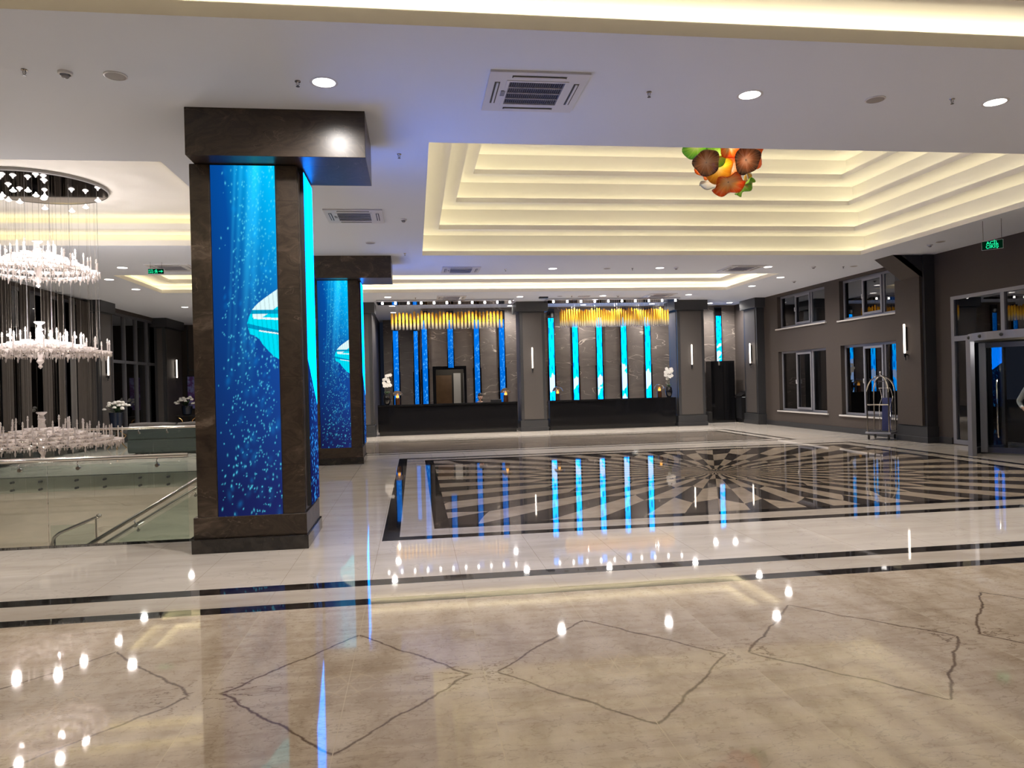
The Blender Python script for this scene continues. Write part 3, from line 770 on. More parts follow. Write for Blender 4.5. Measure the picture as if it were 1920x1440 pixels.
# ------------------------------------------------------------------ amber rod chandeliers over the desks
def amber_mat():
    t = NT('amber_glass'); sp_ = t.t.nodes.new('ShaderNodeSeparateXYZ'); t.put(sp_.inputs[0], t.n('TexCoord', 0)); z = sp_.outputs[2]
    col = t.ramp(z, [(.0, (.8, .8, .85)), (.2, (.95, .85, .6)), (.42, (1.0, .68, .08)), (1.0, (1.0, .50, .02))])
    tr = t.n('BsdfTransparent', Color=col); df = t.n('BsdfDiffuse', Color=col); tl = t.n('BsdfTranslucent', Color=col); gl = t.n('BsdfGlossy', Color=(1, 1, 1), Roughness=.08)
    body = t.n('MixShader', i0=.55, i1=df, i2=tl)
    body = t.n('MixShader', i0=t.ramp(z, [(.0, (.2, .2, .2)), (.4, (.85, .85, .85))]), i1=tr, i2=body)
    return t.fin(t.n('MixShader', i0=t.mth('MULTIPLY', t.n('Fresnel', IOR=1.5), .8), i1=body, i2=gl))
M['amber'] = amber_mat()
M['wire'] = P('steel_wire', (.55, .5, .45), .4, .8)
def rod_fixture(x0, x1, rows, n, label, bulbs):
    xc = (x0+x1)/2; yc = 25.0; r = empty('rod_chandelier', (xc, yc, 3.6), label=label, cat='chandelier', group='amber glass rod chandeliers over the desks')
    b = MB(); b.bbox(x0-xc-.5, -.5, .93, x1-xc+.32, .5, .996, .004); b.build('ceiling_plate', M['mirror'], r)
    rod = None; wires = MB()
    for j in range(rows):
        for i in range(n):
            x = x0-xc+(x1-x0)*(i+.5*(j % 2))/(n-.5); y = (-.25, .15)[j] if rows > 1 else .0
            y += .06*math.sin(i*.8+j) if rows > 1 else 0
            dz = random.uniform(-.015, .015)
            L = random.uniform(.92, 1.06)
            if rod is None:
                m_ = MB(); m_.lathe([(.026, 0), (.033, .01), (.038, .3), (.036, .56), (.024, .6), (.008, .61)], n=10)
                rod = m_.build('glass_rod', M['amber'], r, True); o = rod
            else: o = rod.copy(); COL.objects.link(o)
            o.location = (x, y, .03+dz); o.scale = (.85 if rows > 1 else 1.15, .85 if rows > 1 else 1.15, L)
            wires.tube([(x, y, .03+dz+.6*L), (x, y, .93)], .0022, 4)
    wires.build('suspension_wires', M['wire'], r)
    bl = None
    for k in range(bulbs):
        x = x0-xc-.3+(x1-x0+.5)*k/(bulbs-1)
        if bl is None:
            m_ = MB(); m_.lathe([(.035, 0), (.04, .03), (.03, .07)], (0, 0, 0), 10); bl = m_.build('spot_bulb', M['lamp'], r); o = bl
        else: o = bl.copy(); COL.objects.link(o)
        o.location = (x, -.36, .86)
    for k in range(5):
        x = x0+(x1-x0)*(k+.5)/5
        L_ = bpy.data.lights.new('spot_lamp', 'SPOT'); L_.energy = 170; L_.spot_size = math.radians(110); L_.spot_blend = .7; L_.shadow_soft_size = .04; L_.color = (1, .92, .82)
        lo = bpy.data.objects.new('spot_lamp', L_); COL.objects.link(lo); lo.location = (x-xc, -.36, .84); lo.parent = r
rod_fixture(-.70, 3.10, 1, 31, 'long single row of amber glass rods over the left reception desk', 11)
rod_fixture(5.12, 9.0, 2, 44, 'dense double row of amber glass rods over the right reception desk', 10)

# ------------------------------------------------------------------ desk lamps, orchids
M['dome'] = pane_mat('smoked_glass', (.55, .5, .45), ior=1.6, body=.15, bodycol=(.3, .2, .1))
M['amberlit'] = EM('amber_glow', (1.0, .45, .08), 2.0)
def desk_lamp(x, label):
    r = empty('mushroom_lamp', (x, 25.62, 1.07), label=label, cat='lamp', group='mushroom lamps on the reception desks')
    b = MB(); b.lathe([(.085, 0), (.085, .22), (.06, .24)], n=16); b.build('base', P('copper_base_%d' % int(x*10), (.10, .045, .025), .2, .6), r, True)
    b = MB(); b.lathe([(.045, .24), (.05, .28), (.03, .36), (.02, .38)], n=12); b.build('stem', M['amberlit'], r, True)
    b = MB(); b.lathe([(.19, .32), (.185, .36), (.15, .43), (.09, .475), (.01, .49)], n=20, caps=False); b.build('lamp_shade', M['dome'], r, True)
    return r
desk_lamp(-.6, 'mushroom lamp beside the orchid on the left desk')
desk_lamp(3.2, 'mushroom lamp at the right end of the left desk')
desk_lamp(5.08, 'mushroom lamp at the left end of the right desk')
desk_lamp(8.87, 'mushroom lamp beside the orchid on the right desk')
def orchid(x, label):
    r = empty('potted_orchid', (x, 25.6, 1.07), label=label, cat='plant', group='white orchids in black vases')
    b = MB(); b.lathe([(.07, 0), (.11, .08), (.13, .2), (.11, .33), (.085, .38), (.07, .36)], n=16); b.build('vase', M['glossblack'], r, True)
    b = MB(); rnd = random.Random(int(x*10))
    for k in range(9):
        a = k*.8; L = rnd.uniform(.06, .10); dx, dy = math.cos(a), math.sin(a)
        b.quad((dx*.02-dy*.02, dy*.02+dx*.02, .36), (dx*.02+dy*.02, dy*.02-dx*.02, .36), (dx*L+dy*.02, dy*L-dx*.02, .46), (dx*L-dy*.02, dy*L+dx*.02, .47))
        b.poly([(dx*L-dy*.02, dy*L+dx*.02, .47), (dx*L+dy*.02, dy*L-dx*.02, .46), (dx*(L+.05), dy*(L+.05), .42)])
    b.build('leaves', M['leaf'], r)
    b = MB(); pts = [(0, 0, .36), (.01, 0, .6), (-.01, 0, .8), (.04, 0, .95)]; b.tube(pts, .005, 5); pts2 = [(0, 0, .36), (-.03, .02, .6), (-.05, .02, .8)]; b.tube(pts2, .005, 5); b.build('stalk', M['leaf'], r)
    b = MB()
    for k in range(24):
        cx, cz, cy = rnd.uniform(-.13, .13), rnd.uniform(.66, 1.04), rnd.uniform(-.06, .05)
        for q in range(5):
            a = q*2*PI/5; b.lathe([(.004, -.003), (.030, 0), (.004, .004)], (cx+.034*math.cos(a), cy, cz+.034*math.sin(a)), 6, 'y')
    b.build('flowers', M['petal'], r)
orchid(-.96, 'white orchid in a black vase at the left end of the left desk')
orchid(9.22, 'white orchid in a black vase at the right end of the right desk')

# ------------------------------------------------------------------ ceiling fittings
dl0 = None
DL = [(-.78, 7.05, 'nearest recessed downlight, right of the nearest column cap'), (3.48, 7.05, 'bright recessed downlight left of the round speaker near the exit'), (6.27, 7.05, 'bright recessed downlight at the top right edge of the picture'),
      (3.55, 18.15, 'recessed downlight between the big tray and the far cove, left one'), (6.36, 18.1, 'recessed downlight between the big tray and the far cove, middle one'), (9.27, 18.0, 'recessed downlight beside the angled air conditioner, right of the row'),
      (10.63, 19.9, 'downlight just right of the far cove corner'), (10.65, 21.75, 'downlight right of the far cove, farther back'), (9.38, 23.85, 'downlight in front of the right reception column'),
      (6.39, 23.95, 'downlight in front of the right amber chandelier'), (3.56, 24.0, 'downlight in front of the middle reception column'), (-.79, 23.8, 'downlight in front of the left amber chandelier'),
      (-6.61, 17.78, 'downlight left of the green arrow sign'), (-7.61, 19.6, 'downlight left of the lounge cove, nearer one'), (-7.65, 21.5, 'downlight left of the lounge cove, farther one'),
      (-7.72, 26.1, 'downlight over the lounge windows'), (-4.9, 24.2, 'downlight over the lounge hidden by the nearest column edge'), (12.05, 26.5, 'downlight in the far right corner by the marble wall'),
      (-.73, 26.4, 'small downlight over the recess, nearer one'), (-.76, 28.75, 'small downlight over the recess, farther one'), (3.59, 26.75, 'downlight behind the left amber rods'),
      (6.36, 26.7, 'downlight behind the right amber rods'), (9.0, 26.6, 'downlight by the marble wall at the right desk end'), (11.3, 26.6, 'downlight left of the short cyan strip'),
      (-5.6, 7.0, 'unseen downlight added for its light beyond the left picture edge, level with the near row'), (-8.4, 7.0, 'unseen downlight added for its light far beyond the left picture edge'), (-8.0, 3.0, 'unseen downlight added for its light behind the camera on the left'), (11.4, 3.0, 'unseen downlight added for its light behind the camera on the right'), (11.3, 10.2, 'unseen downlight added for its light above the entrance, beyond the right picture edge')]  # this row is out of view, added to light the room
for i, (x, y, lb) in enumerate(DL):
    if lb is None:
        L_ = None
    r = empty('downlight', (x, y, CE)) if dl0 is None else copy_tree(dl0)
    if dl0 is None:
        b = MB(); b.lathe([(.105, -.002), (.125, -.004), (.132, -.002), (.132, .0)], n=24, caps=False); b.build('trim_ring', M['white'], r, True)
        b = MB(); b.lathe([(.001, -.004), (.106, -.003)], n=24, caps=False); b.build('diffuser', M['lamp'], r)
        L_ = bpy.data.lights.new('downlight_lamp', 'SPOT'); L_.energy = DOWN; L_.spot_size = math.radians(165); L_.spot_blend = 1.0; L_.shadow_soft_size = .08; L_.color = (1.0, .94, .89)
        lo = bpy.data.objects.new('downlight_lamp', L_); COL.objects.link(lo); lo.parent = r; lo.location = (0, 0, -.02)
        dl0 = r
    r.location = (x, y, CE)
    tag(r, lb or 'recessed round downlight outside the framed part of the ceiling', 'ceiling light', 'recessed round downlights')

def ac_unit(x, y, label, proto=[None]):
    if proto[0] is None:
        r = empty('ceiling_air_conditioner', (x, y, CE))
        b = MB(); ring(b, (-.475, .475, -.475, .475), (-.30, .30, -.30, .30), -.022, 0); b.build('fascia', M['white'], r)
        b = MB(); ring(b, (-.30, .30, -.30, .30), (-.27, .27, -.27, .27), -.028, -.004)
        for k in range(3): yy = -.135+k*.135; b.box(-.27, yy-.004, -.026, .27, yy+.004, -.016)
        b.build('grille_frame', M['white'], r)
        b = MB(); b.box(-.27, -.27, -.010, .27, .27, -.006)
        b.build('filter', M['black'], r)
        b = MB()
        for k in range(26): xx = -.26+k*.0208; b.box(xx-.003, -.27, -.022, xx+.003, .27, -.013)
        b.build('grille_bars', P('blue_grey_plastic', (.16, .16, .24), .5), r)
        for (sx, sy_) in ((0, 1), (0, -1), (1, 0), (-1, 0)):
            b = MB()
            if sx == 0: yy = sy_*.385; b.box(-.26, yy-.026, -.0235, .26, yy+.026, -.0225)
            else: xx = sx*.385; b.box(xx-.026, -.26, -.0235, xx+.026, .26, -.0225)
            s_ = b.build('air_slot', M['black'], r)
            b = MB()
            if sx == 0: b.box(-.25, yy-.008, -.032, .25, yy+.012, -.024)
            else: b.box(xx-.008, -.25, -.032, xx+.012, .25, -.024)
            b.build('flap', M['white'], s_)
        b = MB(); b.bbox(-.33, -.06, -.032, -.285, .06, -.022, .003); b.build('receiver', M['greyp'], r)
        proto[0] = r
    else: r = copy_tree(proto[0])
    r.location = (x, y, CE); tag(r, label, 'air conditioner', 'square ceiling cassette air conditioners'); return r
ac_unit(1.24, 7.12, 'nearest large square ceiling air conditioner, above the big tray')
ac_unit(-.93, 12.48, 'square ceiling air conditioner between the two marble columns')
ac_unit(1.22, 18.24, 'square ceiling air conditioner in front of the far cove, left side')
ac_unit(1.27, 24.0, 'square ceiling air conditioner in front of the left amber chandelier')
ac_unit(8.6, 18.15, 'square ceiling air conditioner near the right end of the far cove')
ac_unit(8.35, 23.85, 'square ceiling air conditioner in front of the right amber chandelier')
ac_unit(-5.5, 17.75, 'square ceiling air conditioner behind the green arrow sign')

def sprinkler(x, y, label, proto=[None]):
    if proto[0] is None:
        r = empty('sprinkler_head', (x, y, CE))
        b = MB(); b.lathe([(.03, 0), (.028, -.006), (.01, -.01), (.007, -.035), (.007, -.04)], n=10); b.build('body', M['chrome'], r, True)
        b = MB(); b.tube([(.012, 0, -.01), (.014, 0, -.03), (0, 0, -.045), (-.014, 0, -.03), (-.012, 0, -.01)], .0025, 5); b.cyl((0, 0, -.052), .018, .003, 10); b.build('deflector', M['alud'], r)
        proto[0] = r
    else: r = copy_tree(proto[0])
    r.location = (x, y, CE); tag(r, label, 'sprinkler', 'ceiling sprinkler heads')
for x, y, l_ in ((-3.37, 6.97, 'sprinkler head at the far left of the near ceiling'), (-1.02, 7.04, 'sprinkler head left of the nearest downlight'), (2.41, 7.05, 'sprinkler head right of the nearest air conditioner'), (5.72, 7.0, 'sprinkler head beside the top right downlight'),
                 (-.12, 9.16, 'sprinkler head left of the front corner of the big tray'), (-.14, 15.98, 'sprinkler head left of the back corner of the big tray'), (2.35, 18.2, 'sprinkler head right of the left far air conditioner'),
                 (5.64, 18.14, 'sprinkler head between the far speaker and downlight'), (11.4, 18.0, 'sprinkler head near the sloped column bracket'), (5.3, 23.9, 'sprinkler head in front of the right amber chandelier'), (.1, 24.0, 'sprinkler head beside the leftmost far downlight')):
    sprinkler(x, y, l_)
def disc_speaker(x, y, label, proto=[None]):
    if proto[0] is None:
        r = empty('ceiling_speaker', (x, y, CE))
        b = MB(); b.lathe([(.10, 0), (.10, -.008), (.088, -.012)], n=24, caps=False); b.build('rim', M['white'], r, True)
        b = MB(); b.lathe([(.088, -.010), (.001, -.013)], n=24, caps=False); b.build('grille', P('speaker_mesh', (.33, .31, .30), .6), r)
        proto[0] = r
    else: r = copy_tree(proto[0])
    r.location = (x, y, CE); tag(r, label, 'speaker', 'round ceiling speakers')
for x, y, l_ in ((-2.63, 7.03, 'round ceiling speaker above the nearest marble column'), (4.88, 7.06, 'round ceiling speaker left of the top right sprinkler'), (-.81, 14.8, 'round ceiling speaker above the second column cap'), (4.96, 18.12, 'round ceiling speaker between two far downlights'), (11.63, 17.9, 'round ceiling speaker near the upper windows'), (11.56, 14.6, 'round ceiling speaker near the green exit sign'), (4.9, 23.9, 'faint round ceiling speaker right of the middle column')):
    disc_speaker(x, y, l_)
def detector(x, y, label, proto=[None]):
    if proto[0] is None:
        r = empty('smoke_detector', (x, y, CE))
        b = MB(); b.lathe([(.062, 0), (.06, -.02), (.045, -.026)], n=18, caps=False); b.build('base', M['white'], r, True)
        b = MB(); b.lathe([(.03, -.026), (.032, -.045), (.02, -.055), (.001, -.056)], n=14, caps=False); b.build('sensor', M['greyp'], r, True)
        proto[0] = r
    else: r = copy_tree(proto[0])
    r.location = (x, y, CE); tag(r, label, 'detector', 'ceiling detectors and dome cameras')
for x, y, l_ in ((-3.04, 6.99, 'smoke detector between the left sprinkler and the round speaker'), (-.12, 12.72, 'smoke detector left of the middle of the big tray'), (6.78, 18.05, 'small dome camera right of the middle far downlight'), (10.54, 17.99, 'small dome camera right of the far downlight row'), (11.48, 20.68, 'smoke detector in front of the far upper window'), (11.6, 14.98, 'small dome camera above the sloped bracket'), (6.9, 23.9, 'small detector right of the central far downlight')):
    detector(x, y, l_)
b = MB(); b.bbox(4.22, 24.0, CE-.05, 4.52, 24.18, CE, .004); tag(b.build('access_panel', M['black']), 'small black rectangular box on the ceiling by the middle column', 'box')
b = MB(); b.box(5.55, 23.9, CE-.008, 5.95, 24.1, CE)
for k in range(6): b.box(5.56+k*.065, 23.92, CE-.014, 5.59+k*.065, 24.08, CE-.008)
tag(b.build('air_vent', M['greyp']), 'pale slotted vent left of the central far downlight', 'vent')

# exit signs
def text_mesh(txt, size, parent, loc, rot, mat):
    cu = bpy.data.curves.new('lettering', 'FONT'); cu.body = txt; cu.size = size; cu.align_x = 'CENTER'; cu.align_y = 'CENTER'; cu.extrude = .001; cu.offset = size*.02
    o = bpy.data.objects.new('lettering', cu); COL.objects.link(o)
    dg = bpy.context.evaluated_depsgraph_get(); me = bpy.data.meshes.new_from_object(o.evaluated_get(dg)); bpy.data.objects.remove(o)
    me.materials.clear(); me.materials.append(mat)
    q = bpy.data.objects.new('lettering', me); COL.objects.link(q); q.parent = parent; q.location = loc; q.rotation_euler = rot; return q
M['green'] = EM('green_glow', (.02, .9, .38), 1.0); M['greenbox'] = EM('dark_green_panel', (.0, .03, .012), .4)
r = empty('exit_sign', (10.98, 12.50, 4.12), math.radians(-52), 'green lit exit sign lettered in two lines near the entrance', 'exit sign')
b = MB(); b.bbox(-.175, .0, -.085, .175, .03, .085, .003); b.build('housing', M['white'], r)
b = MB(); b.box(-.17, -.003, -.08, .17, -.0005, .08); b.build('sign_face', M['greenbox'], r)
text_mesh('ACİL', .085, r, (0, -.006, .037), (PI/2, 0, 0), M['green']); text_mesh('ÇIKIŞ', .085, r, (0, -.006, -.033), (PI/2, 0, 0), M['green'])
b = MB(); b.cyl((-.15, .015, .1), .004, .38, 6); b.cyl((.15, .015, .1), .004, .38, 6); b.build('hanger_rod', M['alud'], r)
r = empty('exit_sign', (-5.62, 17.0, 4.39), 0, 'green lit exit sign with a running figure and right arrow', 'exit sign')
b = MB(); b.bbox(-.17, 0, -.06, .17, .03, .06, .003); b.build('housing', M['white'], r)
b = MB(); b.box(-.165, -.003, -.055, .165, -.0005, .055); b.build('sign_face', M['greenbox'], r)
text_mesh('ACİL', .045, r, (-.105, -.006, .02), (PI/2, 0, 0), M['green']); text_mesh('ÇIKIŞ', .045, r, (-.105, -.006, -.025), (PI/2, 0, 0), M['green'])
b = MB(); F = lambda pts: b.prism([(x, -.006, z) for x, z in pts], (0, .003, 0))
F([(-.03, -.05), (.035, -.05), (.035, .05), (-.03, .05)][:0] or [(-.01, .03), (.0, .045), (.015, .045), (.02, .03), (.01, .022)])
F([(-.02, .02), (.02, .02), (.025, -.005), (.0, -.012), (-.018, .0)]); F([(-.005, -.008), (.01, -.008), (-.02, -.05), (-.033, -.045)]); F([(.008, -.006), (.022, -.006), (.035, -.03), (.02, -.05), (.012, -.045), (.02, -.03)])
F([(.02, .018), (.042, .0), (.038, -.006), (.018, .008)]); F([(-.018, .018), (-.04, .006), (-.038, -.002), (-.015, .008)])
b.build('running_figure', M['green'], r)
b = MB(); F([(.06, .009), (.11, .009), (.11, .03), (.152, 0), (.11, -.03), (.11, -.009), (.06, -.009)]); b.build('arrow', M['green'], r)
b = MB(); b.cyl((-.12, .015, .06), .003, .15, 6); b.cyl((.12, .015, .06), .003, .15, 6); b.build('hanger_rod', M['alud'], r)

# ------------------------------------------------------------------ blown glass chandelier in the big tray
def blown(name, c0, c1, c2):
    t = NT(name); sp_ = t.t.nodes.new('ShaderNodeSeparateXYZ'); t.put(sp_.inputs[0], t.n('TexCoord', 3)); x, y = sp_.outputs[0], sp_.outputs[1]
    r_ = t.mth('SQRT', t.mth('ADD', t.mth('MULTIPLY', x, x), t.mth('MULTIPLY', y, y)))
    a = t.mth('ARCTAN2', y, x); st = t.n('TexNoise', Vector=t.n('CombineXYZ', i0=t.mth('MULTIPLY', a, 6.0), i1=t.mth('MULTIPLY', r_, 1.5)), Scale=1.5, Detail=3.0)
    k = t.mth('ADD', t.mth('MULTIPLY', r_, 3.4), t.mth('MULTIPLY', t.mth('SUBTRACT', st, .5), .9))
    col = t.ramp(k, [(.0, c0), (.45, c1), (.9, c2)])
    tl = t.n('BsdfTranslucent', Color=col); df = t.n('BsdfDiffuse', Color=col); gl = t.n('BsdfGlossy', Color=(1, 1, 1), Roughness=.1)
    tr = t.n('BsdfTransparent', Color=col)
    b_ = t.n('MixShader', i0=.5, i1=tl, i2=df); b_ = t.n('MixShader', i0=.25, i1=b_, i2=tr)
    return t.fin(t.n('MixShader', i0=t.mth('MULTIPLY', t.n('Fresnel', IOR=1.45), .7), i1=b_, i2=gl))
G = {'brown': blown('brown_blown_glass', (.8, .6, .48), (.50, .22, .10), (.06, .015, .01)), 'orange': blown('orange_blown_glass', (.95, .85, .65), (.95, .62, .25), (.85, .16, .01)),
     'green': blown('green_blown_glass', (.9, .9, .6), (.45, .75, .12), (.12, .45, .05)), 'red': blown('red_blown_glass', (1, .95, .85), (.95, .35, .05), (.85, .04, .0)), 'clear': blown('pale_blown_glass', (.9, .85, .75), (.8, .75, .65), (.55, .6, .7)), 'amber': blown('amber_blown_glass', (.95, .85, .5), (.9, .6, .12), (.7, .35, .05))}
r = empty('blown_glass_chandelier', (5.6, 12.4, 5.0), label='colourful chandelier of wavy blown glass discs in the big ceiling tray', cat='chandelier')
b = MB(); b.cyl((0, 0, .5), .035, 2.15, 12); b.cyl((0, 0, 2.13), .2, .03, 20); b.build('stem', M['chrome'], r)
def disc(loc, rad, nrm, g, wav=.1, cup=.12, seed=0, lab=None, sx=1.0):
    n, rings = 36, 8; vs_ = []; fs_ = []; rn = random.Random(seed); ph = [rn.uniform(0, 6.28) for _ in range(3)]
    for k in range(rings+1):
        q = .03+.97*k/rings
        for i in range(n):
            a = 2*PI*i/n; edge = 1+.07*math.sin(3*a+ph[0])+.05*math.sin(5*a+ph[1])
            R_ = rad*q*(1+(edge-1)*q); z = cup*rad*2*q*q + wav*rad*q*q*math.sin(5*a+ph[2])*1.0
            vs_.append((R_*math.cos(a)*sx, R_*math.sin(a), z))
    for k in range(rings):
        for i in range(n): j = (i+1) % n; fs_.append((k*n+i, k*n+j, (k+1)*n+j, (k+1)*n+i))
    fs_.append(tuple(range(n)))
    m_ = MB(); m_._add(vs_, fs_); o = m_.build('glass_disc', G[g], r, True, label=lab)
    o.location = loc; o.rotation_euler = Vector(nrm).to_track_quat('Z', 'Y').to_euler(); sd = o.modifiers.new('thickness', 'SOLIDIFY'); sd.thickness = .008
    b_ = MB(); b_.ball((0, 0, -.01), rad*.075, 10); b_.build('hub', M['black'], o)
D = [((-.48, -.35, .46), .225, (-.3, -1, -.35), 'brown', .10, 'dark brown rippled disc'), ((.17, -.5, .47), .24, (.05, -1, -.35), 'brown', .08, 'reddish brown rippled disc'),
     ((-.24, -.2, .64), .21, (-.2, -1, -.4), 'green', .05, 'yellow green disc'), ((-.50, 0, .86), .26, (-.7, -.8, .2), 'green', .05, 'green disc'), ((-.04, -.35, .76), .22, (0, -1, -.2), 'red', .04, 'bright orange red disc'),
     ((.42, -.1, .74), .32, (.5, -1, -.3), 'orange', .08, 'large orange and white disc'), ((-.14, -.05, .44), .26, (-.1, -.8, -.6), 'amber', .06, 'pale amber disc'), ((-.02, -.2, .17), .28, (0, -.5, -1), 'orange', .16, 'lowest orange frilled disc'),
     ((.36, .0, .16), .20, (.6, -.5, -1), 'green', .2, 'lowest green leaf-like disc'), ((.46, .1, .40), .24, (1, -.5, -.2), 'clear', .15, 'pale lilac disc'), ((.44, .05, .27), .13, (.6, -1, -.2), 'amber', .1, None), ((-.1, .3, .3), .24, (0, .6, -1), 'clear', .12, None),
     ((-.25, .3, .6), .25, (-.6, .8, -.3), 'orange', .1, None), ((.3, .4, .6), .25, (.5, 1, -.2), 'red', .1, None), ((0, 0, 1.10), .34, (-.2, -1, .3), 'amber', .1, None), ((.62, .2, .88), .20, (1, -.3, .2), 'green', .12, None), ((-.35, .1, 1.2), .27, (-.6, -.8, .5), 'brown', .1, None), ((.32, -.1, 1.2), .29, (.4, -.9, .5), 'orange', .1, None)]
for i, (l_, rad, nr, g, wv, lab) in enumerate(D): disc(l_, rad, nr, g, wv, seed=i, lab=lab)
L_ = bpy.data.lights.new('chandelier_lamp', 'POINT'); L_.energy = 75; L_.shadow_soft_size = .06; L_.color = (1, .9, .75); lo = bpy.data.objects.new('chandelier_lamp', L_); COL.objects.link(lo); lo.parent = r; lo.location = (0, -.02, .72)
b = MB(); b.ball((0, 0, 0), .05, 12); o = b.build('bulb', M['lamp'], r, True); o.location = (.02, -.12, .9)

# ------------------------------------------------------------------ crystal chandelier over the stairs
t = NT('crystal'); tr = t.n('BsdfTransparent', Color=(.95, .93, .93)); gl = t.n('BsdfGlossy', Color=(1, .97, .95), Roughness=.12); tl = t.n('BsdfTranslucent', Color=(.95, .9, .88)); df = t.n('BsdfDiffuse', Color=(.92, .86, .84))
b_ = t.n('MixShader', i0=.5, i1=tl, i2=df); b_ = t.n('MixShader', i0=.38, i1=b_, i2=tr); M['crystal'] = t.fin(t.n('MixShader', i0=.22, i1=b_, i2=gl))
CX, CY = -6.03, 12.74
root = empty('crystal_chandelier', (CX, CY, 0), label='three-tiered crystal chandelier hanging over the stairwell', cat='chandelier')
b = MB(); b.lathe([(1.05, 5.119), (1.05, 5.075), (1.03, 5.065)], n=64, caps=False); b.build('canopy_rim', M['greyp'], root, True)
b = MB(); b.lathe([(1.03, 5.07), (.001, 5.07)], n=64, caps=False); b.build('canopy_mirror', P('dark_bronze_mirror', (.10, .065, .055), .05, 1.0), root)
rn = random.Random(3); wires = MB()
for k in range(60):
    a = rn.uniform(0, 2*PI); q = .93*math.sqrt(rn.uniform(.05, 1)); x, y = q*math.cos(a), q*math.sin(a)
    wires.tube([(x, y, 5.07), (x, y, rn.choice((3.85, 2.55, 1.25, 1.25)))], .0010, 4)
wires.build('suspension_wires', P('fine_wire', (.22, .20, .18), .5, .5), root)
for (x, y) in ((.28, -.2), (.88, .1), (.62, -.3), (-.25, .15)):
    b = MB(); b.tube([(x, y, 5.07), (x, y, 2.6)], .0035, 5); b.build('power_cable', M['greyp'], root)
pend = None
for k in range(14):
    a = k*2.4; q = .12+.8*((k*.618) % 1); x, y = q*math.cos(a), q*math.sin(a)
    if pend is None:
        b = MB(); b.lathe([(.012, .09), (.02, .06), (.055, .03), (.06, .022), (.03, 0), (.001, -.004)], n=14, caps=False); pend = b.build('lamp_bulb', M['lamp'], root, True); o = pend
    else: o = pend.copy(); COL.objects.link(o)
    o.location = (x, y, 4.90+.04*math.sin(k)); o.scale = (.8, .8, .8)
cup_me = None
def crystal_tier(idx, z, radii, drop):
    global cup_me
    T = bpy.data.objects.new('crystal_tier', None); COL.objects.link(T); T.parent = root; T.location = (0, 0, z); T.empty_display_size = .1
    if cup_me is None:
        b = MB(); b.lathe([(.012, -.05), (.02, -.03), (.055, -.01), (.085, .006), (.088, .014), (.05, .008), (.012, 0)], n=12, caps=False)
        for k in range(7):
            a = 2*PI*k/7; x, y = .078*math.cos(a), .078*math.sin(a); b.lathe([(.002, .0), (.007, -.02), (.009, -.055), (.002, -.075)], (x, y, 0), 5)
        b.lathe([(.004, -.05), (.013, -.075), (.014, -.10), (.003, -.135)], (0, 0, 0), 6)
        cup_me = b.build('glass_cup', M['crystal'], None, True).data
        bpy.data.objects.remove(bpy.data.objects['glass_cup'])
        b = MB(); b.lathe([(.011, 0), (.011, .13), (.017, .138), (.017, .15), (.009, .155), (.014, .175), (.009, .20), (.001, .212)], n=8); crystal_tier.candle = b.build('glass_candle', M['crystal'], None, True).data
        bpy.data.objects.remove(bpy.data.objects['glass_candle'])
    cups = []; cand = []
    for j, R_ in enumerate(radii):
        n = max(5, int(2*PI*R_/.185)); zz = drop*(1-(R_/radii[-1])**1.3)
        for i in range(n):
            a = 2*PI*(i+.5*(j % 2))/n; cups.append((R_*math.cos(a), R_*math.sin(a), zz))
            if i % 2 == j % 2: cand.append(((R_+.05)*math.cos(a+.1), (R_+.05)*math.sin(a+.1), zz+.01))
    cups.sort(key=lambda p: p[1]+.3*abs(p[0])); cand.sort(key=lambda p: p[1])
    rest = MB()
    for k, p in enumerate(cups):
        if k < 32: o = bpy.data.objects.new('glass_cup', cup_me); COL.objects.link(o); o.parent = T; o.location = p; o.rotation_euler = (0, 0, k*.7)
        else:
            rest._add([(v.co.x+p[0], v.co.y+p[1], v.co.z+p[2]) for v in cup_me.vertices], [tuple(f_.vertices) for f_ in cup_me.polygons])
    for k, p in enumerate(cand):
        if k < 24: o = bpy.data.objects.new('glass_candle', crystal_tier.candle); COL.objects.link(o); o.parent = T; o.location = p
        else: rest._add([(v.co.x+p[0], v.co.y+p[1], v.co.z+p[2]) for v in crystal_tier.candle.vertices], [tuple(f_.vertices) for f_ in crystal_tier.candle.polygons])
    o = rest.build('crystal_cups', M['crystal'], T, True); o['kind'] = 'stuff'
    b = MB(); b.lathe([(.075, .56), (.08, .545), (.03, .50), (.035, .44), (.06, .42), (.02, .38), (.055, .32), (.055, .27), (.02, .22), (.03, .1), (.05, 0), (.03, -.1), (.055, -.16), (.02, -.22), (.035, -.26), (.001, -.30)], n=14); b.v = [(p[0], p[1], p[2]*.9) for p in b.v]
    b.build('finial', M['crystal'], T, True)
    b = MB()
    for j, R_ in enumerate(radii):
        zz = drop*(1-(R_/radii[-1])**1.3)-.03; b.tube([(R_*math.cos(2*PI*i/40), R_*math.sin(2*PI*i/40), zz) for i in range(40)], .007, 5, closed=True)
    for k in range(10):
        a = 2*PI*k/10; b.tube([(R_*math.cos(a), R_*math.sin(a), drop*(1-(R_/radii[-1])**1.3)-.03) for R_ in radii], .006, 5)
    b.build('ring_frame', M['chrome'], T)
    return T
T1 = crystal_tier(0, 3.72, (.18, .34, .50, .66, .81), .34)
T2 = crystal_tier(1, 2.40, (.2, .38, .56, .74, .95), .22)
T3 = crystal_tier(2, .93, (.2, .38, .56, .76, .95, 1.10), .26)
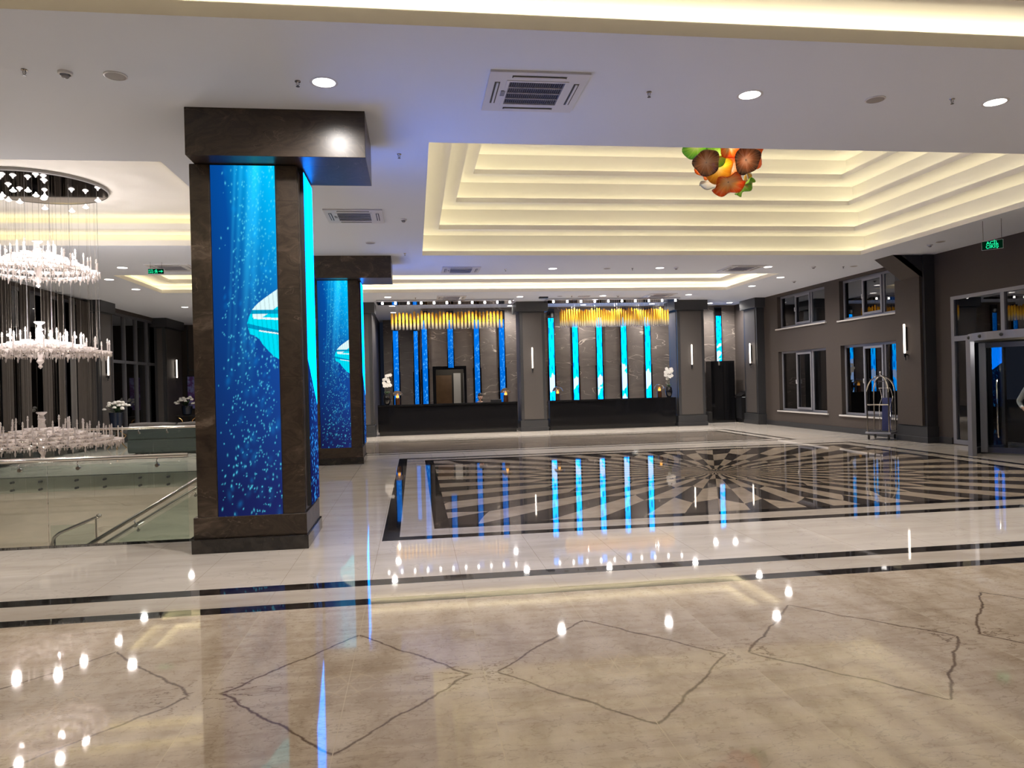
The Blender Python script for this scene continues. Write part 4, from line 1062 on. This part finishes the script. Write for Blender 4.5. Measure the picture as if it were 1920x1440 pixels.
for T, e, n in ((T1, 34, 5), (T2, 75, 5)):
    for k in range(n):
        a = 2*PI*k/n+.4; L_ = bpy.data.lights.new('tier_fill', 'POINT'); L_.energy = e/n*2.2; L_.shadow_soft_size = .05; L_.color = (1, .92, .88)  # fill light added inside the tier to brighten the crystal
        lo = bpy.data.objects.new('tier_fill', L_); COL.objects.link(lo); lo.parent = T; lo.location = (.5*math.cos(a), .5*math.sin(a), .32)
        b = MB(); b.ball((0, 0, 0), .022, 8); o = b.build('bulb', M['lamp'], T, True); o.location = (.5*math.cos(a), .5*math.sin(a), .26)  # bulb added to go with the tier's fill light

for k in range(5):                       # beams of the canopy lamps on the tiers
    a = 2*PI*k/5; L_ = bpy.data.lights.new('canopy_spot', 'SPOT'); L_.energy = 620; L_.spot_size = math.radians(52); L_.spot_blend = .6; L_.shadow_soft_size = .03; L_.color = (1, .93, .9)
    lo = bpy.data.objects.new('canopy_spot', L_); COL.objects.link(lo); lo.parent = root; lo.location = (.5*math.cos(a), .5*math.sin(a), 4.78)
# ------------------------------------------------------------------ balustrades and stairs
def balustrade(y, x0, x1, label, joints_, fascia=True, sgn=1, sy_=-1):
    r = empty('glass_balustrade', (x1, y, 0), label=label, cat='railing', group='glass balustrades of the stairwell')
    xs_ = [x0]+list(joints_)+[x1]
    for a, b_ in zip(xs_, xs_[1:]):
        g = MB(); g.box(a-x1+.006, -.006, -.30, b_-x1-.006, .006, .90); g.build('glass_panel', M['clear'], r)
    h = MB(); h.tube([(x0-x1, 0, .965), (0, 0, .965)], .027, 12); h.build('handrail', M['chrome'], r, True)
    for a, b_ in zip(xs_, xs_[1:]):
        for q in (.22, .78):
            x = a+(b_-a)*q-x1; k = MB(); k.tube([(x, 0, .94), (x, sy_*.03, .91), (x, 0, .875)], .007, 6); k.cyl((x-.0, -.02, .86), .022, .04, 12, 'y'); k.build('rail_bracket', M['chrome'], r)
            for zz in (-.08, -.24):
                k = MB(); k.cyl((x, -.05, zz), .024, .10, 12, 'y'); k.build('standoff_bolt', M['alud'], r)
    return r
balustrade(8.89, -9.2, -2.64, 'near glass balustrade with steel handrail in front of the stairwell', (-8.0, -6.7, -5.45, -4.17, ))
balustrade(16.2, -9.2, -2.64, 'far glass balustrade on the lounge side of the stairwell', (-8.0, -6.75, -5.5, -4.2))
def stair(y0, y1, xt, label, n=16):
    r = empty('staircase', (xt, (y0+y1)/2, 0), label=label, cat='stairs'); w_ = (y1-y0)/2
    b = MB()
    for k in range(n): b.box(-.3*(k+1), -w_, -.175*(k+1)-.175, -.3*k, w_, -.175*(k+1))
    b.build('steps', M['creammarble'], r)
    for s_ in (-1, 1):
        g = MB(); g.prism([(0, s_*w_, 0), (-.3*n, s_*w_, -.175*n), (-.3*n, s_*w_, -.175*n+.85), (0, s_*w_, .85)], (0, .012, 0)); g.build('glass_panel', M['clear'], r)
        h = MB(); h.tube([(.0, s_*w_, .93), (-.3*n, s_*w_, -.175*n+.93)], .026, 10); h.build('handrail', M['chrome'], r, True)
        for k in range(5):
            x = -.5-k*.9; z = .93+x*.5833; h = MB(); h.tube([(x, s_*w_, z-.02), (x, s_*w_-.03, z-.06), (x, s_*w_, z-.09)], .008, 6); h.cyl((x, s_*w_-.02, z-.11), .024, .04, 10, 'y'); h.build('rail_bracket', M['chrome'], r)
    return r
stair(9.9, 12.5, -2.2, 'stair flight going down to the left with steel handrails')
r = empty('stair_handrail', (-5.26, 12.9, 0), label='short sloping steel handrail with a round end seen through the near balustrade', cat='handrail')
b = MB(); b.tube([(0, 0, -.33), (-.62, 0, -.58), (-.7, 0, -.65), (-.78, 0, -.85)], .026, 10); b.ball((0, 0, -.33), .045, 10); b.build('rail', M['chrome'], r, True)
b = MB(); b.box(-.75, -.005, -1.5, -.05, .005, -.45); b.build('glass_panel', M['clear'], r)
b = MB(); b.cyl((-.05, 0, -3.5), .02, 3.14, 8); b.cyl((-.7, 0, -3.5), .02, 2.85, 8); b.build('post', M['chrome'], r)
# unseen fill lights added below to brighten the stairwell void
for (x, y) in ((-4.2, 10.8), (-7.2, 10.8), (-4.4, 14.2), (-7.2, 14.2)):
    L_ = bpy.data.lights.new('lower_fill', 'POINT'); L_.energy = 45; L_.shadow_soft_size = .1; L_.color = (1, .93, .84); lo = bpy.data.objects.new('lower_fill', L_); COL.objects.link(lo); lo.location = (x, y, -2.6)

# ------------------------------------------------------------------ lounge furniture
r = empty('sofa', (-5.9, 21.5, 0), label='long dark green sofa seen from behind through the balustrade glass', cat='sofa')
b = MB(); b.bbox(-1.9, -.5, .06, 1.9, .5, .42, .03); b.build('seat_base', M['sofa'], r)
b = MB(); b.bbox(-1.9, -.5, .42, 1.9, -.26, .80, .04); b.build('backrest', M['sofa'], r)
for s_ in (-1, 1): b = MB(); b.bbox(s_*1.9-(.22 if s_ > 0 else 0), -.26, .42, s_*1.9+(0 if s_ > 0 else .22), .5, .62, .04); b.build('armrest', M['sofa'], r)
for k in range(3):
    b = MB(); x = -1.88+k*1.26; b.lathe([(.02, 0), (.10, .02), (.125, .3), (.125, .95), (.10, 1.22), (.02, 1.25)], (x, -.36, .79), 14, 'x'); b.v = [(p[0], p[1], .79+(p[2]-.79)*(.75+.08*math.sin(p[0]*3))) for p in b.v]; o = b.build('back_cushion', M['cushion'], r, True)
b = MB()
for s_ in (-1.7, 1.7):
    for yy in (-.4, .4): b.cyl((s_, yy, 0), .03, .07, 8)
b.build('feet', M['black'], r)
b = MB(); b.bbox(-.4, -.52, .88, .9, -.22, .905, .01)
def bouquet(x, y, ztop, label, stand, seed, vh, sc=1.0):
    r = empty('flower_vase', (x, y, ztop), label=label, cat='flowers', group='white flower bouquets in dark vases'); rn = random.Random(seed)
    b = MB(); b.lathe([(.12*sc, 0), (.17*sc, .03), (.20*sc, vh*.8), (.21*sc, vh), (.18*sc, vh)], n=20); b.build('vase', M['navy'], r, True)
    b = MB()
    for k in range(46):
        a = rn.uniform(0, 2*PI); e = rn.uniform(-.2, 1.2); L = rn.uniform(.25, .48)*sc; d = Vector((math.cos(a)*math.cos(e), math.sin(a)*math.cos(e), math.sin(e)*.75)); p0 = Vector((0, 0, vh)); p1 = p0+d*L; sd = d.cross(Vector((0, 0, 1))).normalized()*.035*sc
        b._add([p0, p0+(p1-p0)*.6+sd, p1, p0+(p1-p0)*.6-sd], [(0, 1, 2, 3)])
    b.build('leaves', M['leaf'], r)
    fl = None
    for k in range(26):
        a = rn.uniform(0, 2*PI); e = rn.uniform(.05, 1.3); L = rn.uniform(.30, .44)*sc
        p = (math.cos(a)*math.cos(e)*L*1.1, math.sin(a)*math.cos(e)*L*1.1, vh+.06+math.sin(e)*L*.7)
        if fl is None:
            m_ = MB()
            for ring_ in range(3):
                for q in range(6):
                    aa = q*PI/3+ring_*.5; rr = .035-.008*ring_; m_.ball((rr*math.cos(aa), rr*math.sin(aa), .012*ring_), .026, 6, .8)
            fl = m_.build('blossom', M['petal'], r, True); o = fl
        else: o = fl.copy(); COL.objects.link(o)
        o.location = p; o.scale = (sc*1.1,)*3
bouquet(-9.12, 23.75, .62, 'white flower bouquet in a tall dark blue vase beside the brown curtains', None, 4, .5, .95)
bouquet(-8.95, 30.2, .79, 'smaller white flower bouquet near the purple painting', None, 9, .36, 1.0)
r = empty('side_table', (-9.12, 23.75, 0), label='round dark side table with copper legs under the nearer bouquet', cat='table')
b = MB(); b.lathe([(.36, .56), (.38, .575), (.38, .60), (.36, .615)], n=32); b.build('table_top', M['glossblack'], r, True)
for k in range(4):
    a = k*PI/2+.4; b = MB(); b.tube([(.1*math.cos(a), .1*math.sin(a), .56), (.25*math.cos(a), .25*math.sin(a), .4), (.12*math.cos(a), .12*math.sin(a), .2), (.27*math.cos(a), .27*math.sin(a), 0.01)], .018, 8); b.build('leg', M['brass'], r, True)
r = empty('side_table', (-8.95, 30.2, 0), label='copper legged stand under the smaller bouquet', cat='table')
b = MB(); b.bbox(-.4, -.2, .74, .4, .2, .78, .006); b.build('table_top', M['black'], r)
for s_ in (-1, 1): b = MB(); b.tube([(s_*.38, 0, .74), (s_*.2, 0, .6), (s_*.12, 0, .3), (s_*.25, 0, .01)], .022, 8); b.build('leg', M['brass'], r, True)
# painting
t = NT('purple_nebula'); n1 = t.n('TexNoise', Vector=t.pos(), Scale=2.4, Detail=6.0, Roughness=.65)
M['paint'] = t.fin(t.pbr(t.ramp(n1, [(.3, (.05, .02, .12)), (.48, (.16, .07, .30)), (.56, (.3, .35, .75)), (.66, (.12, .05, .22))]), .4))
r = empty('abstract_painting', (-8.9, 32.95, 0), label='abstract purple and blue painting on the far left wall', cat='painting')
b = MB(); b.bbox(-.88, 0, .92, .88, .045, 2.42, .005); b.build('frame', M['black'], r)
b = MB(); b.box(-.82, -.004, .98, .82, 0, 2.36); b.build('canvas', M['paint'], r)
mb = MB(); mb.box(-9.7, 32.955, 2.62, -2, 32.998, 2.68); mb.box(-9.72, 32.955, .2, -9.66, 32.998, 4.6); mb.build('trim_6', M['frame'], kind='structure')

# ------------------------------------------------------------------ revolving door
RC = (12.62, 12.40); RR = 1.73
r = empty('revolving_door', (RC[0], RC[1], 0), label='glass revolving door with aluminium frame at the right edge', cat='door')
aj = math.radians(145.5)
def arc(R_, a0, a1, n=20): return [(R_*math.cos(a0+(a1-a0)*i/n), R_*math.sin(a0+(a1-a0)*i/n)) for i in range(n+1)]
def arc_wall(mb, R_, th, a0, a1, z0, z1, n=20):
    o_ = arc(R_, a0, a1, n); i_ = arc(R_-th, a0, a1, n)
    for k in range(n):
        vs_ = [(*o_[k], z0), (*o_[k+1], z0), (*i_[k+1], z0), (*i_[k], z0), (*o_[k], z1), (*o_[k+1], z1), (*i_[k+1], z1), (*i_[k], z1)]
        mb._add(vs_, [(0, 3, 2, 1), (4, 5, 6, 7), (0, 1, 5, 4), (2, 3, 7, 6), (1, 2, 6, 5), (3, 0, 4, 7)])
b = MB(); arc_wall(b, RR+.03, .12, math.radians(90), math.radians(270), 2.32, 2.47, 36); b.build('canopy_fascia', M['alu'], r, True)
b = MB(); b.poly([(x, y, 2.335) for x, y in arc(RR-.05, math.radians(90), math.radians(270), 36)]); b.poly([(x, y, 2.46) for x, y in arc(RR-.05, math.radians(90), math.radians(270), 36)]); b.build('canopy_soffit', P('bronze_soffit', (.09, .075, .05), .4), r)
for s_ in (1, -1):
    a0, a1 = (math.radians(90), aj) if s_ > 0 else (math.radians(270), math.radians(270)-(aj-math.radians(90)))
    b = MB(); arc_wall(b, RR-.02, .012, a0, a1, .12, 2.32, 14); b.build('curved_glass', M['doorglass'], r, True)
    b = MB(); arc_wall(b, RR, .05, a0, a1, 0, .12, 14); b.build('bottom_rail', M['alud'], r, True)
    x, y = RR*math.cos(a1), RR*math.sin(a1); b = MB(); b.bbox(x-.05, y-.06, 0, x+.05, y+.06, 2.46, .004); b.build('jamb_post', M['alu'], r)
    x, y = (RR-.03)*math.cos(a0)-.03, (RR-.03)*math.sin(a0); b = MB(); b.bbox(x-.035, y-.04, 0, x+.02, y+.04, 2.33, .003); b.build('jamb_post', M['alud'], r)
for k, a in enumerate((150, 168, 186, 204)):
    a = math.radians(a); b = MB(); b.ball(((RR+.035)*math.cos(a), (RR+.035)*math.sin(a), 2.395), .035, 10); b.build('sensor', M['black'], r, True)
for k in range(4):
    a = math.radians(35+90*k); ca, sa = math.cos(a), math.sin(a)
    def P2(x, y): return (x*ca-y*sa, x*sa+y*ca)
    for (x0, x1, z0, z1, m_, nm) in ((.04, .12, .03, 2.3, 'alu', 'wing_frame'), (1.50, 1.62, .03, 2.3, 'alu', 'wing_frame'), (.12, 1.5, .03, .14, 'alud', 'wing_frame'), (.12, 1.5, 2.2, 2.3, 'alud', 'wing_frame'), (.12, 1.5, .14, 2.2, 'doorglass', 'wing_glass')):
        th = .03 if nm == 'wing_frame' else .004
        b = MB(); pts = [P2(x0, -th), P2(x1, -th), P2(x1, th), P2(x0, th)]; b.prism([(px_, py_, z0) for px_, py_ in pts], (0, 0, z1-z0)); b.build(nm, M[m_], r)
    b = MB(); q0 = P2(1.3, .07); q1 = P2(1.3, .03); b.tube([(*q1, .35), (*q0, .4), (*q0, 1.5), (*q1, 1.55)], .014, 8); b.build('push_bar', M['chrome'], r, True)
b = MB(); b.cyl((0, 0, 0), .05, 2.33, 12); b.build('centre_post', M['alu'], r)
L_ = bpy.data.lights.new('door_fill', 'POINT'); L_.energy = 22; L_.shadow_soft_size = .1; L_.color = (1, .95, .9)  # fill light added under the canopy to brighten wings and person
lo = bpy.data.objects.new('door_fill', L_); COL.objects.link(lo); lo.parent = r; lo.location = (-.7, 0, 2.22)
b = MB(); b.lathe([(.001, 2.325), (.09, 2.326)], (-.7, 0, 0), 16, caps=False); b.build('fill_disc', M['lamp'], r)  # glowing disc added as a fixture for the fill light
# small lamps outside the entrance
for x, y, z, l_ in ((22, 22.6, 2.6, 'distant white outdoor lamp seen through the revolving door, upper'), (24, 24.3, 1.7, 'distant white outdoor lamp seen through the revolving door, lower')):
    r = empty('outdoor_lamp', (x, y, 0), label=l_, cat='lamp', group='outdoor lamps beyond the entrance'); b = MB(); b.cyl((0, 0, -.1), .04, z+.1, 8); b.build('post', M['alud'], r); b = MB(); b.ball((0, 0, z+.1), .09, 10); b.build('globe', M['lamp'], r, True)
mb = MB(); mb.box(13.0, -8, -.12, 45, 40, -.02); mb.build('floor_outside', P('dark_paving', (.05, .045, .04), .7, noise=.3, nscale=3), kind='structure')

# ------------------------------------------------------------------ luggage cart with folded trolley
r = empty('luggage_cart', (12.13, 17.62, 0), math.radians(40), 'chrome birdcage luggage cart standing by the entrance column', 'cart')
Lx, Ly = .42, .24
Lx, Ly = .30, .26
b = MB(); b.bbox(-Lx-.05, -Ly-.05, .16, Lx+.05, Ly+.05, .21, .008); b.build('deck', M['alu'], r)
b = MB(); b.box(-Lx, -Ly, .21, Lx, Ly, .225); b.build('carpet_mat', M['black'], r)
top = Vector((0, 0, 1.70))
for sx in (-1, 1):
    for s2 in (-1, 1):
        pts = [(sx*Lx, s2*Ly, .21), (sx*Lx, s2*Ly, 1.22)]
        for k in range(1, 9):
            q = k/8*PI/2; pts.append((sx*Lx*math.cos(q), s2*Ly*math.cos(q), 1.22+.45*math.sin(q)))
        b = MB(); b.tube(pts, .019, 8); b.build('hoop', M['chrome'], r, True)
        w_ = MB(); w_.lathe([(.03, -.016), (.062, -.014), (.065, 0), (.062, .014), (.03, .016)], (sx*(Lx-.02), s2*(Ly-.02), .067), 16, 'y'); wo = w_.build('wheel', M['black'], r, True)
        w_ = MB(); w_.box(sx*(Lx-.02)-.02, s2*(Ly-.02)-.024, .06, sx*(Lx-.02)+.02, s2*(Ly-.02)-.018, .16); w_.box(sx*(Lx-.02)-.02, s2*(Ly-.02)+.018, .06, sx*(Lx-.02)+.02, s2*(Ly-.02)+.024, .16); w_.build('caster_fork', M['chrome'], wo)
b = MB(); b.lathe([(.03, 1.64), (.035, 1.68), (.018, 1.70), (.03, 1.73), (.035, 1.76), (.02, 1.785)], n=14); b.build('finial', M['chrome'], r, True)
b = MB(); b.tube([(-Lx, -Ly, .92), (-Lx, Ly, .92)], .018, 8); b.tube([(-Lx*.75, 0, 1.52), (Lx*.75, 0, 1.52)], .012, 8); b.build('cross_bar', M['chrome'], r, True)
r = empty('folded_hand_truck', (12.23, 17.56, .226), math.radians(40), 'folded tubular hand truck with blue panel standing inside the luggage cart', 'hand truck')
for s_ in (-1, 1):
    b = MB(); b.tube([(-.08, s_*.13, .0), (-.14, s_*.13, .62), (-.11, s_*.13, .68), (.1, s_*.13, .84), (.12, s_*.13, .90), (-.02, s_*.13, 1.08), (-.12, s_*.13, 1.12)], .010, 7); b.build('side_tube', M['chrome'], r, True)
b = MB(); b.tube([(-.12, -.13, 1.12), (-.12, .13, 1.12)], .010, 7); b.tube([(.12, -.13, .5), (.12, .13, .5)], .010, 7); b.tube([(.12, -.13, 0), (.12, -.13, .9)], .008, 6); b.tube([(.12, .13, 0), (.12, .13, .9)], .008, 6); b.build('cross_tube', M['chrome'], r, True)
b = MB(); b.prism([(-.02, -.11, .0), (-.02, .11, .0), (.06, .11, .86), (.06, -.11, .86)], (.03, 0, 0)); b.build('blue_panel', M['blue'], r, label='dark blue vinyl panel')

# ------------------------------------------------------------------ people
def skin(name, joints, edges, mat, parent, lvl=2):
    """joints: list of (x,y,z,r[,r2]); edges: index pairs; the first joint is the root."""
    me = bpy.data.meshes.new(name); me.from_pydata([j[:3] for j in joints], edges, []); me.update()
    o = bpy.data.objects.new(name, me); COL.objects.link(o)
    md = o.modifiers.new('skin', 'SKIN'); md.use_smooth_shade = True
    if not me.skin_vertices: me.attributes.new
    sv = me.skin_vertices[0].data if me.skin_vertices else None
    if sv is None:
        bpy.context.view_layer.objects.active = o; bpy.ops.mesh.customdata_skin_add(); sv = me.skin_vertices[0].data
    for i, j in enumerate(joints): sv[i].radius = (j[3], j[4] if len(j) > 4 else j[3]); sv[i].use_root = (i == 0)
    sb = o.modifiers.new('sub', 'SUBSURF'); sb.levels = lvl; sb.render_levels = lvl
    dg = bpy.context.evaluated_depsgraph_get(); m2 = bpy.data.meshes.new_from_object(o.evaluated_get(dg)); m2.name = name
    bpy.data.objects.remove(o)
    m2.materials.clear(); m2.materials.append(mat)
    q = bpy.data.objects.new(name, m2); COL.objects.link(q); q.parent = parent
    for p in m2.polygons: p.use_smooth = True
    return q
def head_parts(parent, c, s_, long_hair):
    """face looks along -Y (local); c = centre of the head."""
    x, y, z = c
    b = MB(); b.lathe([(.004, -.118), (.045, -.11), (.062, -.08), (.072, -.03), (.078, .02), (.075, .06), (.055, .1), (.02, .118), (.001, .12)], (0, 0, 0), 18)
    b.v = [(p[0]*s_+x, (p[1]*1.18+(.012 if p[2] > 0 else -.006))*s_+y, p[2]*s_+z) for p in b.v]
    n0 = len(b.v); b._add([(x, y-.12*s_, z-.02*s_), (x-.014*s_, y-.085*s_, z-.035*s_), (x+.014*s_, y-.085*s_, z-.035*s_), (x, y-.085*s_, z+.025*s_)], [(0, 1, 2), (0, 3, 1), (0, 2, 3)])
    for sg in (-1, 1): b.ball((x+sg*.078*s_, y+.01, z-.01), .018*s_, 8, 1.5)
    hd = b.build('head', M['skin'], parent, True)
    e = MB()
    for sg in (-1, 1): e.ball((x+sg*.03*s_, y-.083*s_, z+.008*s_), .011*s_, 8)
    e.build('eyes', M['hair'], parent, True)
    m_ = MB(); m_.lathe([(.001, -.004), (.022, 0), (.001, .004)], (x, y-.084*s_, z-.06*s_), 8, 'y'); m_.build('mouth', P('lips', (.4, .12, .1), .5), parent)
    h = MB(); h.lathe([(.074, .0), (.086, .03), (.085, .07), (.066, .115), (.03, .138), (.001, .14)], (0, 0, 0), 18, caps=False)
    h.v = [(p[0]*s_+x, (p[1]*1.2+.018)*s_+y, p[2]*s_+z) for p in h.v]
    if long_hair:
        h.lathe([(.03, -.17), (.06, -.12), (.082, -.04), (.08, .05), (.05, .1)], (x, y+.05, z), 14)
    h.build('hair', M['hair'], parent, True)
def hand(parent, w, d, side, curl=.5, s_=1.0):
    pass
def person(loc, rz, label, pose, long_hair, top_mat, leg_mat):
    r = empty('person', loc, rz, label, 'person')
    J = pose['j']; E = pose['e']
    skin('body', J, E, M['skin'], r, 2)
    skin('shirt', pose['sj'], pose['se'], top_mat, r, 2)
    skin('trousers', pose['lj'], pose['le'], leg_mat, r, 2)
    head_parts(r, pose['head'], 1.0, long_hair)
    return r
def fingers(J, E, wrist_i, w, d, n_, curl, sc=1.0):
    """append palm and five fingers at joint index wrist_i; w wrist position, d forward dir, n_ palm normal."""
    w = Vector(w); d = Vector(d).normalized(); n_ = Vector(n_).normalized(); s_ = d.cross(n_)
    pi = len(J); J.append((*(w+d*.045), .024, .034)); E.append((wrist_i, pi))
    lens = (.068, .078, .072, .055)
    for k in range(4):
        off = (k-1.5)*.021; b0 = w+d*.088+s_*off; i0 = len(J); J.append((*b0, .0095)); E.append((pi, i0))
        dd = (d*math.cos(curl)+n_*math.sin(curl)); b1 = b0+dd*lens[k]*.5; d3 = (d*math.cos(curl*2)+n_*math.sin(curl*2)); b2 = b1+d3*lens[k]*.5
        J.append((*b1, .0085)); J.append((*b2, .007)); E += [(i0, i0+1), (i0+1, i0+2)]
    i0 = len(J); t0 = w+d*.03-s_*.035; J.append((*t0, .011)); E.append((pi, i0)); t1 = t0+(d-s_*.6+n_*.3).normalized()*.035; t2 = t1+(d*.9-s_*.2+n_*.5).normalized()*.028
    J.append((*t1, .010)); J.append((*t2, .008)); E += [(i0, i0+1), (i0+1, i0+2)]
def pose_stand(armL, armR):
    J = [(0, 0, .95, .12, .10), (0, 0, 1.15, .13, .10), (0, 0, 1.38, .15, .10), (0, 0, 1.47, .055), (0, -.01, 1.60, .045), (.16, 0, 1.40, .05), (-.16, 0, 1.40, .05)]
    E = [(0, 1), (1, 2), (2, 3), (3, 4), (2, 5), (2, 6)]
    for sg, arm, sh in ((1, armL, 5), (-1, armR, 6)):
        i = len(J); J.append((*arm[0], .038)); J.append((*arm[1], .026)); E += [(sh, i), (i, i+1)]
        d = Vector(arm[1])-Vector(arm[0]); fingers(J, E, i+1, arm[1], d, arm[2], .6)
    for sg in (1, -1):
        i = len(J); J += [(sg*.09, 0, .88, .085), (sg*.10, -.01, .5, .055), (sg*.10, .02, .1, .035), (sg*.10, -.14, .035, .03)]; E += [(0, i), (i, i+1), (i+1, i+2), (i+2, i+3)]
    SJ = [(0, 0, .92, .15, .12), (0, 0, 1.15, .145, .115), (0, 0, 1.37, .165, .115), (0, 0, 1.45, .065), (.175, 0, 1.39, .062), (-.175, 0, 1.39, .062)]
    SE = [(0, 1), (1, 2), (2, 3), (2, 4), (2, 5)]
    for arm, sh in ((armL, 4), (armR, 5)):
        i = len(SJ); q = Vector(arm[0])+(Vector(arm[1])-Vector(arm[0]))*.85; SJ.append((*arm[0], .055)); SJ.append((*q, .042)); SE += [(sh, i), (i, i+1)]
    LJ = [(0, 0, .96, .135, .115), (.1, 0, .85, .1), (.105, -.01, .5, .075), (.105, .02, .1, .06), (-.1, 0, .85, .1), (-.105, -.01, .5, .075), (-.105, .02, .1, .06)]
    LE = [(0, 1), (1, 2), (2, 3), (0, 4), (4, 5), (5, 6)]
    return dict(j=J, e=E, sj=SJ, se=SE, lj=LJ, le=LE, head=(0, -.02, 1.66))
person((12.24, 12.90, -.0), math.radians(-75), 'person in a white shirt standing in the revolving door, arm bent', pose_stand(((.40, .04, 1.08), (.22, -.12, .93), (-1, 0, 0)), ((-.40, .06, 1.08), (-.20, -.10, .93), (1, 0, 0))), False, M['shirt'], M['suit'])
# seated receptionist
def pose_sit():
    J = [(0, 0, .50, .12, .10), (0, -.02, .72, .12, .095), (0, -.06, .95, .14, .095), (0, -.08, 1.03, .05), (0, -.11, 1.12, .042), (.16, -.06, .96, .048), (-.16, -.06, .96, .048)]
    E = [(0, 1), (1, 2), (2, 3), (3, 4), (2, 5), (2, 6)]
    for sg, sh in ((1, 5), (-1, 6)):
        i = len(J); J.append((sg*.22, -.14, .76, .036)); J.append((sg*.15, -.38, .79, .026)); E += [(sh, i), (i, i+1)]
        fingers(J, E, i+1, (sg*.15, -.38, .79), (-sg*.2, -1, 0), (0, 0, -1), .3)
        i = len(J); J += [(sg*.10, -.08, .49, .08), (sg*.11, -.46, .48, .055), (sg*.11, -.46, .1, .035), (sg*.11, -.58, .035, .03)]; E += [(0, i), (i, i+1), (i+1, i+2), (i+2, i+3)]
    SJ = [(0, 0, .48, .14, .12), (0, -.02, .72, .135, .11), (0, -.06, .94, .155, .11), (0, -.08, 1.01, .06), (.175, -.06, .95, .06), (-.175, -.06, .95, .06), (.22, -.14, .76, .052), (.16, -.35, .79, .042), (-.22, -.14, .76, .052), (-.16, -.35, .79, .042)]
    SE = [(0, 1), (1, 2), (2, 3), (2, 4), (2, 5), (4, 6), (6, 7), (5, 8), (8, 9)]
    LJ = [(0, 0, .50, .135, .12), (.1, -.08, .49, .095), (.11, -.46, .48, .07), (.11, -.46, .1, .05), (-.1, -.08, .49, .095), (-.11, -.46, .48, .07), (-.11, -.46, .1, .05)]
    LE = [(0, 1), (1, 2), (2, 3), (0, 4), (4, 5), (5, 6)]
    return dict(j=J, e=E, sj=SJ, se=SE, lj=LJ, le=LE, head=(0, -.13, 1.20))
person((2.36, 26.72, 0.06), math.radians(8), 'person with dark hair and dark jacket seated behind the left desk, looking down', pose_sit(), True, M['suit'], M['suit'])
r = empty('office_chair', (2.36, 26.76, 0), label='black chair under the seated receptionist', cat='chair')
b = MB(); b.bbox(-.24, -.24, .40, .24, .24, .445, .02); b.build('seat', M['black'], r)
b = MB(); b.bbox(-.2, .2, .52, .2, .25, 1.0, .02); b.build('backrest', M['black'], r)
b = MB(); b.cyl((0, 0, .06), .03, .34, 10)
for k in range(5): a = k*2*PI/5; b.tube([(0, 0, .08), (.26*math.cos(a), .26*math.sin(a), .04)], .018, 6)
b.build('base', M['black'], r)
r = empty('monitor', (2.9, 26.1, .75), 0, 'small black monitor behind the left desk beside the receptionist', 'monitor')
b = MB(); b.bbox(-.2, 0, .12, .2, .03, .40, .004); b.build('screen_housing', M['black'], r)
b = MB(); b.cyl((0, .02, 0), .09, .012, 16); b.cyl((0, .02, 0), .015, .14, 8); b.build('stand', M['black'], r)
